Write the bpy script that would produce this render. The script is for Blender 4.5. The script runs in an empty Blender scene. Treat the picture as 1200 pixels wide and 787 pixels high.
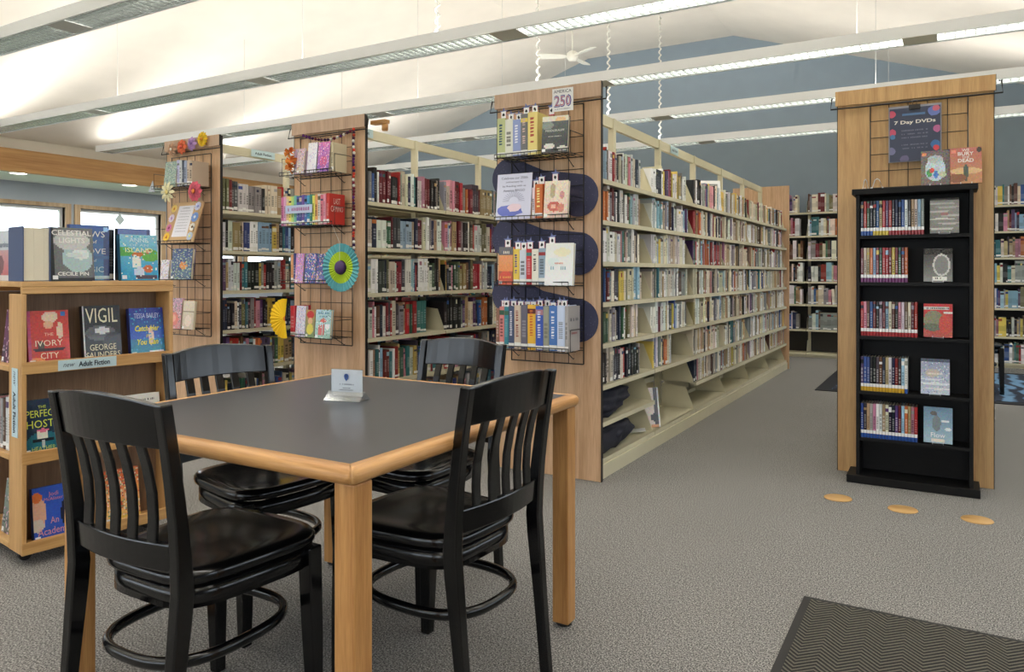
import bpy, math, random
from mathutils import Matrix, Vector
R = random.Random(7)
PI = math.pi
SC = bpy.context.scene
COL = SC.collection

# ------------------------------------------------------------------ camera, world, light, exposure
cam_d = bpy.data.cameras.new('camera'); cam = bpy.data.objects.new('camera', cam_d); COL.objects.link(cam)
cam.location = (0, 0, 1.17); cam.rotation_euler = (PI/2, 0, math.radians(30.3))
cam_d.sensor_width = 36; cam_d.lens = 26.25; cam_d.shift_y = -0.0615; cam_d.clip_end = 200
SC.camera = cam
SC.view_settings.view_transform = 'Standard'; SC.view_settings.look = 'None'
SC.view_settings.gamma = 1; SC.view_settings.use_curve_mapping = False
SC.view_settings.exposure = 0.28
UP_W, DOWN_W, SKY = 41.0, 88.0, 3.8
w = bpy.data.worlds.new('overcast_sky'); SC.world = w; w.use_nodes = True
w.node_tree.nodes['Background'].inputs[0].default_value = (0.80, 0.90, 1.0, 1)
w.node_tree.nodes['Background'].inputs[1].default_value = SKY
LIGHT_Z = 2.87                      # underside of the pendant lights
LIGHTS = (-2.15, -.46, 1.23, 2.92, 4.61, 6.22, 7.92, 9.68)
LX0, LX1 = -10.34, 2.34
def area(name, loc, sx, sy, power, up=False, color=(1, 0.965, 0.91), rot=None):
    l = bpy.data.lights.new(name, 'AREA'); l.shape = 'RECTANGLE'; l.size = sx; l.size_y = sy
    l.energy = power; l.color = color
    o = bpy.data.objects.new(name, l); COL.objects.link(o); o.location = loc
    o.rotation_euler = rot if rot else ((PI, 0, 0) if up else (0, 0, 0))
    return o
for yy in LIGHTS:
    a = area('uplight', ((LX0+LX1)/2, yy, LIGHT_Z+.078), LX1-LX0-.3, .13, UP_W, True)
    b = area('downlight', ((LX0+LX1)/2, yy, LIGHT_Z+.060), LX1-LX0-.3, .17, DOWN_W, color=(1, 0.97, 0.92))
for i in range(6):
    for sg in (-1, 1):
        p = area('window_portal', ((-12.2 if sg < 0 else 4.2), 2.57+1.655*(i if sg < 0 else i-1), 1.6), 1.2, 1.42, 1, rot=(0, sg*PI/2, 0)); p.data.cycles.is_portal = True

for i in range(6):
    p = area('window_portal', (-9.6+1.9*i+.83, -3.45, 1.55), 1.66, 1.6, 1, rot=(PI/2, 0, 0)); p.data.cycles.is_portal = True

# ------------------------------------------------------------------ helpers
def s2l(c):
    return tuple((x/255/12.92 if x/255 <= .04045 else ((x/255+.055)/1.055)**2.4) for x in c)
def tag(o, label=None, cat=None, group=None, kind=None):
    if label: o['label'] = label
    if cat: o['category'] = cat
    if group: o['group'] = group
    if kind: o['kind'] = kind
    return o
def thing(name, label, cat, loc=(0, 0, 0), rotz=0, group=None, lean=0):
    o = bpy.data.objects.new(name, None); COL.objects.link(o); o.empty_display_size = .05
    o.location = loc; o.rotation_euler = (-lean, 0, rotz)
    return tag(o, label, cat, group)
class MB:
    def __init__(s): s.v = []; s.f = []; s.m = []; s.c = []; s.s = []; s.M = None
    def pts(s, ps):
        n = len(s.v)
        if s.M is not None: ps = [tuple(s.M @ Vector(p)) for p in ps]
        s.v += [tuple(p) for p in ps]; return n
    def face(s, idx, mat=0, col=None, sm=False):
        s.f.append(tuple(idx)); s.m.append(mat); s.c.append(col or (1, 1, 1)); s.s.append(sm)
    def poly(s, ps, mat=0, col=None):
        n = s.pts(ps); s.face(range(n, n+len(ps)), mat, col)
    def box(s, x0, x1, y0, y1, z0, z1, mat=0, col=None):
        n = s.pts([(x0,y0,z0),(x1,y0,z0),(x1,y1,z0),(x0,y1,z0),(x0,y0,z1),(x1,y0,z1),(x1,y1,z1),(x0,y1,z1)])
        for q in ((0,3,2,1),(4,5,6,7),(0,1,5,4),(1,2,6,5),(2,3,7,6),(3,0,4,7)): s.face([n+i for i in q], mat, col)
        return s
    def prism(s, poly, axis, a, b, mat=0, col=None, sm=False):
        def P(p, t):
            return (t, p[0], p[1]) if axis == 'x' else ((p[0], t, p[1]) if axis == 'y' else (p[0], p[1], t))
        k = len(poly); n = s.pts([P(p, a) for p in poly]+[P(p, b) for p in poly])
        s.face([n+i for i in reversed(range(k))], mat, col); s.face([n+k+i for i in range(k)], mat, col)
        for i in range(k):
            j = (i+1) % k; s.face((n+i, n+j, n+k+j, n+k+i), mat, col, sm)
        return s
    def rings(s, rs, mat=0, col=None, closed=False, caps=True, sm=True):
        k = len(rs[0]); n = s.pts([p for r in rs for p in r]); m = len(rs)
        for i in range(m if closed else m-1):
            a = n+i*k; b = n+((i+1) % m)*k
            for j in range(k): s.face((a+j, a+(j+1) % k, b+(j+1) % k, b+j), mat, col, sm)
        if caps and not closed:
            s.face([n+i for i in reversed(range(k))], mat, col); s.face([n+(m-1)*k+i for i in range(k)], mat, col)
        return s
    def tube(s, pts, r, n=6, closed=False, mat=0, col=None, ry=None):
        P = [Vector(p) for p in pts]; rs = []
        for i, p in enumerate(P):
            if closed: t = P[(i+1) % len(P)]-P[i-1]
            else: t = P[min(i+1, len(P)-1)]-P[max(i-1, 0)]
            t.normalize(); up = Vector((0, 0, 1)) if abs(t.z) < .9 else Vector((0, 1, 0))
            a = t.cross(up).normalized(); b = a.cross(t).normalized()
            rs.append([p+a*(r*math.cos(2*PI*k/n+PI/n))+b*((ry or r)*math.sin(2*PI*k/n+PI/n)) for k in range(n)])
        return s.rings(rs, mat, col, closed, sm=n > 4)
    def lathe(s, prof, n=20, c=(0, 0, 0), mat=0, col=None, sm=True):
        rs = [[(c[0]+r*math.cos(2*PI*k/n), c[1]+r*math.sin(2*PI*k/n), c[2]+z) for k in range(n)] for r, z in prof]
        return s.rings(rs, mat, col, sm=sm)
    def build(s, name, mats, parent=None, loc=None, rot=None, bevel=0, seg=2):
        me = bpy.data.meshes.new(name); me.from_pydata(s.v, [], s.f)
        if not isinstance(mats, (list, tuple)): mats = [mats]
        for m in mats: me.materials.append(m)
        me.polygons.foreach_set('material_index', s.m); me.polygons.foreach_set('use_smooth', s.s)
        at = me.color_attributes.new('Col', 'FLOAT_COLOR', 'CORNER'); d = []
        for f, c in zip(s.f, s.c): d += [c[0], c[1], c[2], 1.0]*len(f)
        at.data.foreach_set('color', d); me.update()
        o = bpy.data.objects.new(name, me); COL.objects.link(o)
        if parent: o.parent = parent
        if loc: o.location = loc
        if rot: o.rotation_euler = rot
        if bevel:
            b = o.modifiers.new('bevel', 'BEVEL'); b.width = bevel; b.segments = seg; b.limit_method = 'ANGLE'; b.harden_normals = False
        return o
def copy_thing(o, parent=None, loc=None, rotz=None):
    c = o.copy(); COL.objects.link(c); c.parent = parent
    if loc: c.location = loc
    if rotz is not None: c.rotation_euler = (0, 0, rotz)
    for ch in list(o.children): copy_thing(ch, c)
    return c
def struct(o): o['kind'] = 'structure'; return o

# ------------------------------------------------------------------ materials
MATS = {}
def nodes(name):
    m = bpy.data.materials.new(name); m.use_nodes = True; nt = m.node_tree
    return m, nt, nt.nodes['Principled BSDF']
def mat(name, rgb, rough=.5, metal=0, bump=0, bscale=200, coat=0, emit=0, alpha=1, spec=.5):
    if name in MATS: return MATS[name]
    m, nt, b = nodes(name); c = s2l(rgb)
    b.inputs['Base Color'].default_value = (*c, 1); b.inputs['Roughness'].default_value = rough
    b.inputs['Metallic'].default_value = metal; b.inputs['Coat Weight'].default_value = coat
    b.inputs['Specular IOR Level'].default_value = spec
    if emit:
        b.inputs['Emission Color'].default_value = (*c, 1); b.inputs['Emission Strength'].default_value = emit
    tc = nt.nodes.new('ShaderNodeTexCoord'); n = nt.nodes.new('ShaderNodeTexNoise')
    n.inputs['Scale'].default_value = bscale; nt.links.new(tc.outputs['Object'], n.inputs['Vector'])
    # faint procedural tone variation on every material
    mx = nt.nodes.new('ShaderNodeMix'); mx.data_type = 'RGBA'; mx.blend_type = 'MULTIPLY'
    mr = nt.nodes.new('ShaderNodeMapRange'); mr.inputs[3].default_value = .93; mr.inputs[4].default_value = 1.05
    nt.links.new(n.outputs['Fac'], mr.inputs[0]); mx.inputs[0].default_value = 1
    mx.inputs[6].default_value = (*c, 1); nt.links.new(mr.outputs[0], mx.inputs[7])
    nt.links.new(mx.outputs[2], b.inputs['Base Color'])
    if bump:
        bp = nt.nodes.new('ShaderNodeBump'); bp.inputs['Strength'].default_value = bump; bp.inputs['Distance'].default_value = .002
        nt.links.new(n.outputs['Fac'], bp.inputs['Height']); nt.links.new(bp.outputs[0], b.inputs['Normal'])
    MATS[name] = m; return m
def wood(name, light, dark, axis='z', scale=1.0, rough=.42, contrast=.5):
    m, nt, b = nodes(name)
    tc = nt.nodes.new('ShaderNodeTexCoord'); mp = nt.nodes.new('ShaderNodeMapping')
    st = {'x': (1.2, 22, 22), 'y': (22, 1.2, 22), 'z': (22, 22, 1.2)}[axis]
    mp.inputs['Scale'].default_value = tuple(v*scale for v in st)
    nt.links.new(tc.outputs['Object'], mp.inputs['Vector'])
    n1 = nt.nodes.new('ShaderNodeTexNoise'); n1.inputs['Scale'].default_value = 1; n1.inputs['Detail'].default_value = 6
    n1.inputs['Roughness'].default_value = .6; n1.inputs['Distortion'].default_value = .6
    n2 = nt.nodes.new('ShaderNodeTexNoise'); n2.inputs['Scale'].default_value = 9; n2.inputs['Detail'].default_value = 3
    nt.links.new(mp.outputs[0], n1.inputs['Vector']); nt.links.new(mp.outputs[0], n2.inputs['Vector'])
    ad = nt.nodes.new('ShaderNodeMath'); ad.operation = 'MULTIPLY_ADD'; ad.inputs[1].default_value = .45
    nt.links.new(n2.outputs['Fac'], ad.inputs[0]); nt.links.new(n1.outputs['Fac'], ad.inputs[2])
    cr = nt.nodes.new('ShaderNodeValToRGB'); e = cr.color_ramp.elements
    e[0].position = .72-contrast*.35; e[0].color = (*s2l(dark), 1); e[1].position = .72+contrast*.3; e[1].color = (*s2l(light), 1)
    nt.links.new(ad.outputs[0], cr.inputs[0]); nt.links.new(cr.outputs[0], b.inputs['Base Color'])
    b.inputs['Roughness'].default_value = rough
    MATS[name] = m; return m
def attr_mat(name, rough=.4, coat=0):
    m, nt, b = nodes(name); a = nt.nodes.new('ShaderNodeAttribute'); a.attribute_name = 'Col'
    nt.links.new(a.outputs['Color'], b.inputs['Base Color']); b.inputs['Roughness'].default_value = rough
    b.inputs['Coat Weight'].default_value = coat
    tc = nt.nodes.new('ShaderNodeTexCoord'); n = nt.nodes.new('ShaderNodeTexNoise'); n.inputs['Scale'].default_value = 300
    nt.links.new(tc.outputs['Object'], n.inputs['Vector'])
    bp = nt.nodes.new('ShaderNodeBump'); bp.inputs['Strength'].default_value = .08; bp.inputs['Distance'].default_value = .001
    nt.links.new(n.outputs['Fac'], bp.inputs['Height']); nt.links.new(bp.outputs[0], b.inputs['Normal'])
    MATS[name] = m; return m
def carpet():
    m, nt, b = nodes('carpet'); tc = nt.nodes.new('ShaderNodeTexCoord')
    mp = nt.nodes.new('ShaderNodeMapping'); mp.inputs['Scale'].default_value = (1, .75, 1)
    nt.links.new(tc.outputs['Object'], mp.inputs['Vector'])
    n = nt.nodes.new('ShaderNodeTexNoise'); n.inputs['Scale'].default_value = 210; n.inputs['Detail'].default_value = 5; n.inputs['Roughness'].default_value = .75
    v = nt.nodes.new('ShaderNodeTexNoise'); v.inputs['Scale'].default_value = 2.1; v.inputs['Detail'].default_value = 3
    for q in (n, v): nt.links.new(mp.outputs[0], q.inputs['Vector'])
    cr = nt.nodes.new('ShaderNodeValToRGB'); e = cr.color_ramp.elements
    e[0].position = .40; e[0].color = (*s2l((66, 65, 64)), 1); e[1].position = .60; e[1].color = (*s2l((192, 189, 184)), 1)
    x = cr.color_ramp.elements.new(.5); x.color = (*s2l((130, 128, 126)), 1)
    nt.links.new(n.outputs['Fac'], cr.inputs[0])
    mr = nt.nodes.new('ShaderNodeMapRange'); mr.inputs[1].default_value = .3; mr.inputs[2].default_value = .7; mr.inputs[3].default_value = .84; mr.inputs[4].default_value = 1.12
    v2 = nt.nodes.new('ShaderNodeTexNoise'); v2.inputs['Scale'].default_value = 70; v2.inputs['Detail'].default_value = 2; nt.links.new(mp.outputs[0], v2.inputs['Vector'])
    av = nt.nodes.new('ShaderNodeMath'); av.operation = 'MULTIPLY_ADD'; av.inputs[1].default_value = .25; sc2 = nt.nodes.new('ShaderNodeMath'); sc2.operation = 'MULTIPLY'; sc2.inputs[1].default_value = .75
    nt.links.new(v2.outputs['Fac'], sc2.inputs[0]); nt.links.new(v.outputs['Fac'], av.inputs[0]); nt.links.new(sc2.outputs[0], av.inputs[2]); nt.links.new(av.outputs[0], mr.inputs[0])
    mx = nt.nodes.new('ShaderNodeMix'); mx.data_type = 'RGBA'; mx.blend_type = 'MULTIPLY'; mx.inputs[0].default_value = 1
    nt.links.new(cr.outputs[0], mx.inputs[6]); nt.links.new(mr.outputs[0], mx.inputs[7]); nt.links.new(mx.outputs[2], b.inputs['Base Color'])
    bp = nt.nodes.new('ShaderNodeBump'); bp.inputs['Strength'].default_value = .7; bp.inputs['Distance'].default_value = .004
    nt.links.new(n.outputs['Fac'], bp.inputs['Height']); nt.links.new(bp.outputs[0], b.inputs['Normal'])
    b.inputs['Roughness'].default_value = .95; b.inputs['Specular IOR Level'].default_value = .1
    return m
def herringbone():
    m, nt, b = nodes('mat_pile'); tc = nt.nodes.new('ShaderNodeTexCoord'); sp = nt.nodes.new('ShaderNodeSeparateXYZ')
    nt.links.new(tc.outputs['Object'], sp.inputs[0])
    def M(op, a, bb, c=None):
        k = nt.nodes.new('ShaderNodeMath'); k.operation = op
        for i, q in enumerate((a, bb, c)):
            if q is None: continue
            if isinstance(q, (int, float)): k.inputs[i].default_value = q
            else: nt.links.new(q, k.inputs[i])
        return k.outputs[0]
    zig = M('PINGPONG', sp.outputs[0], .055)
    t = M('ADD', M('MULTIPLY', zig, 1.0), sp.outputs[1])
    sn = M('SINE', M('MULTIPLY', t, 2*PI/.021), 0)
    n = nt.nodes.new('ShaderNodeTexNoise'); n.inputs['Scale'].default_value = 320; nt.links.new(tc.outputs['Object'], n.inputs['Vector'])
    h = M('MULTIPLY_ADD', n.outputs['Fac'], 1.4, sn)
    cr = nt.nodes.new('ShaderNodeValToRGB'); e = cr.color_ramp.elements
    e[0].position = .15; e[0].color = (*s2l((36, 35, 32)), 1); e[1].position = 1; e[1].color = (*s2l((112, 108, 98)), 1)
    nt.links.new(M('MULTIPLY', h, .62), cr.inputs[0]); nt.links.new(cr.outputs[0], b.inputs['Base Color'])
    bp = nt.nodes.new('ShaderNodeBump'); bp.inputs['Strength'].default_value = .8; bp.inputs['Distance'].default_value = .004
    nt.links.new(h, bp.inputs['Height']); nt.links.new(bp.outputs[0], b.inputs['Normal']); b.inputs['Roughness'].default_value = .95
    return m
def speckle(name, base, dot, scale=90, thr=.2, rough=.7):
    m, nt, b = nodes(name); tc = nt.nodes.new('ShaderNodeTexCoord'); v = nt.nodes.new('ShaderNodeTexVoronoi'); v.inputs['Scale'].default_value = scale
    nt.links.new(tc.outputs['Object'], v.inputs['Vector'])
    cr = nt.nodes.new('ShaderNodeValToRGB'); e = cr.color_ramp.elements; e[0].position = thr-.05; e[0].color = (*s2l(dot), 1); e[1].position = thr; e[1].color = (*s2l(base), 1)
    nt.links.new(v.outputs['Distance'], cr.inputs[0]); nt.links.new(cr.outputs[0], b.inputs['Base Color']); b.inputs['Roughness'].default_value = rough
    return m
def thin_glass(name, rough=.02, tint=(1, 1, 1), fac=.06):
    m = bpy.data.materials.new(name); m.use_nodes = True; nt = m.node_tree; nt.nodes.remove(nt.nodes['Principled BSDF'])
    t = nt.nodes.new('ShaderNodeBsdfTransparent'); t.inputs[0].default_value = (*tint, 1)
    g = nt.nodes.new('ShaderNodeBsdfGlossy'); g.inputs['Roughness'].default_value = rough
    mx = nt.nodes.new('ShaderNodeMixShader'); mx.inputs[0].default_value = fac; nt.links.new(t.outputs[0], mx.inputs[1]); nt.links.new(g.outputs[0], mx.inputs[2])
    nt.links.new(mx.outputs[0], nt.nodes['Material Output'].inputs[0]); return m
CREAM = mat('ceiling_paint', (240, 233, 222), .9, bscale=3)
BLUE = mat('blue_grey_wall', (146, 162, 176), .85, bscale=4)
BLUE_L = mat('pale_blue_grey_wall', (176, 184, 196), .85, bscale=4)
WHITE = mat('white_paint', (236, 238, 240), .5, bscale=5)
WHITE_SOFF = mat('soffit_paint', (226, 234, 228), .8, bscale=5)
STEEL = mat('cream_steel', (218, 211, 182), .45, bscale=6)
BLACKM = mat('black_wire', (20, 19, 20), .38)
BLACKP = mat('black_laminate', (13, 12, 13), .55, bscale=30, spec=.3)
BLACKE = mat('black_edge', (28, 24, 24), .5)
CHAIRM = mat('black_stained_wood', (7, 7, 8), .19, coat=0, bscale=60, bump=.03, spec=.55)
OAKP = wood('grey_oak_laminate', (222, 186, 150), (194, 154, 118), 'z', 1.0)
OAKC = wood('grey_oak_cap', (214, 184, 158), (186, 152, 128), 'z', .7)
OAKD = wood('golden_oak_laminate', (214, 174, 120), (186, 142, 92), 'z', 1.0)
OAKT = wood('table_oak', (206, 156, 98), (174, 122, 68), 'x', 1.2, .36)
OAKTY = wood('table_oak_y', (206, 156, 98), (174, 122, 68), 'y', 1.2, .36)
OAKL = wood('table_leg_oak', (204, 152, 92), (172, 118, 64), 'z', 1.4, .35)
CARTM = wood('cart_maple', (216, 172, 112), (190, 142, 84), 'x', .8, .4)
CARTV = wood('cart_maple_v', (212, 168, 110), (188, 140, 84), 'z', .8, .4)
CARTB = wood('cart_back', (150, 122, 96), (124, 98, 76), 'z', 1.2, .6)
BEAMM = wood('beam_pine', (214, 168, 112), (168, 116, 66), 'y', .25, .5, .8)
BOOK = attr_mat('book_cloth', .42); DVDM = attr_mat('dvd_sleeve', .22); ART = attr_mat('printed_cover', .3, .2)
PAPER = mat('page_paper', (232, 222, 198), .8, bscale=400, bump=.2)
PAPERW = mat('white_card', (240, 240, 240), .6)
LAM = mat('dark_laminate_top', (70, 71, 76), .30, bscale=400, bump=.06)
ALU = mat('louver_aluminium', (205, 208, 205), .22, 1.0)
HOUS = mat('light_housing', (246, 249, 255), .4)
RUBB = mat('black_rubber', (38, 37, 37), .7)
GLASS = thin_glass('window_glass'); ACRY = thin_glass('clear_acrylic', .05, (.93, .95, .97))
TEXTM = {}
def flat(rgb, rough=.5):
    k = tuple(rgb)
    if k not in TEXTM: TEXTM[k] = mat('print_%d_%d_%d' % k, rgb, rough)
    return TEXTM[k]

# ------------------------------------------------------------------ text (flat print)
# print too small to read in the photograph is built as rows of word-length strokes
UNREAD = {'RIVERS', 'THOMAS', 'REVOLUTION', 'LIBERTY', 'THE GLORIOUS\nCAUSE', 'Celebrating our story', 'JACKSON', 'DUSK', 'GARRETT', 'SUMMER', 'COUNTY', 'LITTLE', '& FREE', 'HAMILTON', 'JEFFERSON', 'FOUNDERS',
          'AMERICA_', 'COMMON SENSE', 'LAST CALL', 'THE LONG ROAD', 'GREAT READS', 'HOLIDAY', 'STORIES', 'reading list for spring', 'NOTICE', 'THE LONG NIGHT', 'the tide', 'NEW', 'Choose from this shelf', 'for one week loans',
          'limit of two at a time', 'No renewals on these', 'Ask at the front desk', 'PUBLIC LIBRARY', 'Quiet Study', 'Please be considerate of others', 'A Year of Small', 'Gatherings'}
def strokes(body, width, height, parent, loc, rot, rgb, name):
    h = height or width/max(3, len(body))*1.3; mb = MB(); q = random.Random(len(body)*7+ord(body[0])); x = -width/2
    while x < width/2-h*.2:
        ww = h*q.uniform(.28, .6)
        if q.random() < .85: mb.prism([(x, -h*q.uniform(.3, .5)), (min(x+ww, width/2), -h*.45), (min(x+ww*.8, width/2), h*q.uniform(.25, .5)), (x+ww*.1, h*.42)], 'z', -.00005, .00015)
        x += ww+h*.22
    return mb.build(name, flat(rgb), parent, loc, rot)
def text(body, width, parent, x, y, z, rgb, height=None, rot=(PI/2, 0, 0), name='lettering', bold=0, shear=0):
    if body in UNREAD: return strokes(body, width, height, parent, (x, y, z), rot, rgb, name)
    cu = bpy.data.curves.new(name, 'FONT'); cu.body = body; cu.align_x = 'CENTER'; cu.align_y = 'CENTER'
    cu.resolution_u = 2; cu.offset = bold; cu.shear = shear; cu.space_line = .9
    t = bpy.data.objects.new(name, cu); me = bpy.data.meshes.new_from_object(t)
    bpy.data.objects.remove(t); bpy.data.curves.remove(cu)
    if not len(me.vertices): return None
    xs = [v.co.x for v in me.vertices]; ys = [v.co.y for v in me.vertices]
    W = max(xs)-min(xs); H = max(ys)-min(ys); sx = width/W; sy = (height/H) if height else sx
    cx, cy = (max(xs)+min(xs))/2, (max(ys)+min(ys))/2
    for v in me.vertices: v.co.x = (v.co.x-cx)*sx; v.co.y = (v.co.y-cy)*sy
    me.materials.clear(); me.materials.append(flat(rgb)); me.name = name
    o = bpy.data.objects.new(name, me); COL.objects.link(o); o.parent = parent; o.location = (x, y, z); o.rotation_euler = rot
    return o

# ------------------------------------------------------------------ the room
YB, YF, XL, XR = 11.42, -3.2, -12.0, 4.0
struct(MB().box(XL-.2, XR+.2, YF-.2, YB+.2, -.1, 0).build('floor', carpet()))
prof = [(-10.66, 2.95), (-5.2, 4.75), (-2.8, 4.75), (2.66, 2.95)]
c = MB()
for a, b in zip(prof, prof[1:]):
    c.prism([a, b, (b[0], b[1]+.12), (a[0], a[1]+.12)], 'y', YF-.2, YB+.2)
struct(c.build('ceiling', CREAM))
gb = [(XL-.2, 0), (XR+.2, 0), (XR+.2, 3.2), (2.66, 3.2), (-2.8, 4.95), (-5.2, 4.95), (-10.66, 3.2), (XL-.2, 3.2)]
struct(MB().prism(gb, 'y', YB, YB+.15).build('wall_back', BLUE))
for sx, nm in ((-1, 'left'), (1, 'right')):
    X = XL if sx < 0 else XR; B = -10.66 if sx < 0 else 2.66
    lo, hi = sorted((X, B))
    struct(MB().box(lo, hi, YF, YB, 2.54, 2.62).build('ceiling_soffit_'+nm, WHITE_SOFF))
    a, b = sorted((B, B-sx*.09)); 
    struct(MB().box(a, b, YF, YB, 2.50, 2.80).build('trim_beam_'+nm, BEAMM, bevel=.006))
    a, b = sorted((B, B+sx*.06))
    struct(MB().box(a, b, YF, YB, 2.62, 3.05).build('wall_header_'+nm, CREAM))
# both long walls carry a ribbon of windows
wn, wp = 6, 1.655
def xbox(m, X, sg, a, b, *r):
    x0, x1 = sorted((X+sg*a, X+sg*b)); m.box(x0, x1, *r); return m
FR = wood('window_frame_wood', (196, 168, 136), (168, 138, 106), 'z', .8)
for nm, X, sg, wy0, base in (('left', XL, 1, 1.86, 0), ('right', XR, -1, .205, 6)):
    wl = MB(); q = lambda *r: xbox(wl, X, sg, -.15, 0, *r)
    q(YF, YB, 0, 1.0); q(YF, YB, 2.20, 2.54); q(YF, wy0, 1.0, 2.20); q(wy0+wn*wp-.235, YB, 1.0, 2.20)
    for i in range(wn-1): q(wy0+i*wp+1.42, wy0+(i+1)*wp, 1.0, 2.20)
    struct(wl.build('wall_'+nm, BLUE_L))
    for i in range(wn):
        wo = struct(thing('window_%d' % (base+i+1), None, None, (X, wy0+i*wp, 1.0)))
        f = MB(); u = lambda *r: xbox(f, 0, sg, *r)
        u(-.12, .025, -.09, 0, -.06, 1.26); u(-.12, .025, 1.42, 1.51, -.06, 1.26); u(-.12, .025, 0, 1.42, 1.20, 1.26); u(-.12, .06, -.09, 1.51, -.09, 0)
        f.build('window_frame', FR, wo)
        f = MB(); u(-.10, -.06, 0, .05, 0, 1.2); u(-.10, -.06, 1.37, 1.42, 0, 1.2); u(-.10, -.06, .05, 1.37, 1.15, 1.2); u(-.10, -.06, .05, 1.37, 0, .05)
        f.build('sash', WHITE, wo)
        f = MB(); u(-.083, -.078, .05, 1.37, .05, 1.15); f.build('pane', GLASS, wo)
# the front wall, behind the camera, has six taller windows
fw = MB(); FX0, FP, FW, FZ0, FZ1 = -9.6, 1.9, 1.66, .75, 2.35
fw.box(XL-.2, XR+.2, YF-.15, YF, 0, FZ0)
fw.prism([(XL-.2, FZ1), (XR+.2, FZ1), (XR+.2, 3.2), (2.66, 3.2), (-2.8, 4.95), (-5.2, 4.95), (-10.66, 3.2), (XL-.2, 3.2)], 'y', YF-.15, YF)
fw.box(XL-.2, FX0, YF-.15, YF, FZ0, FZ1); fw.box(FX0+5*FP+FW, XR+.2, YF-.15, YF, FZ0, FZ1)
for i in range(5): fw.box(FX0+i*FP+FW, FX0+(i+1)*FP, YF-.15, YF, FZ0, FZ1)
struct(fw.build('wall_front', CREAM))
for i in range(6):
    wo = struct(thing('window_%d' % (13+i), None, None, (FX0+i*FP, YF, FZ0))); H = FZ1-FZ0
    MB().box(-.06, 0, -.12, .025, -.06, H+.06).box(FW, FW+.06, -.12, .025, -.06, H+.06).box(0, FW, -.12, .025, H, H+.06).box(-.06, FW+.06, -.12, .05, -.09, 0).build('window_frame', FR, wo)
    MB().box(0, .05, -.10, -.06, 0, H).box(FW-.05, FW, -.10, -.06, 0, H).box(.05, FW-.05, -.10, -.06, 0, .05).box(.05, FW-.05, -.10, -.06, H-.05, H).box(FW/2-.02, FW/2+.02, -.10, -.06, .05, H-.05).build('sash', WHITE, wo)
    MB().box(.05, FW/2-.02, -.083, -.078, .05, H-.05).build('pane', GLASS, wo); MB().box(FW/2+.02, FW-.05, -.083, -.078, .05, H-.05).build('pane', GLASS, wo)
struct(MB().box(XL-40, XR+40, -40, YF-.2, -.45, -.25).build('ground_outside', mat('lawn', (96, 120, 80), .9, bscale=2)))
struct(MB().box(XR+.2, XR+40, -30, 40, -.4, -.2).build('ground_outside', mat('lawn', (96, 120, 80), .9, bscale=2)))
struct(MB().box(XL-40, XL-.2, -30, 40, -.4, -.2).build('ground_outside', mat('lawn', (96, 120, 80), .9, bscale=2)))
bb = MB().box(XL, XL+.015, YF, YB, 0, .1).build('baseboard_left', mat('baseboard_vinyl', (90, 84, 78), .6)); struct(bb)
struct(MB().box(XL, XR, YB-.015, YB, 0, .1).build('baseboard_back', MATS['baseboard_vinyl']))
for k, yy in enumerate((.6, 2.2, 3.8, 5.42, 7.03, 8.64, 10.25)):
    d = thing('recessed_downlight', 'round recessed downlight in the low soffit, %s from the front of the room' % ['first','second','third','fourth','fifth','sixth','seventh'][k], 'light', (-11.0, yy, 2.54), group='soffit downlights')
    MB().lathe([(.10, -.004), (.11, -.012), (.13, -.012), (.135, 0)], 28).build('trim_ring', WHITE, d)
    MB().lathe([(.001, -.006), (.10, -.006), (.10, -.002)], 24).build('lens', mat('lamp_lens', (255, 252, 235), .5, emit=9), d)
    sl = area('downlight_lamp', (-11.0, yy, 2.52), .16, .16, 9, color=(1, .97, .85))
    sl.parent = d; sl.location = (0, 0, -.02)

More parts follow.
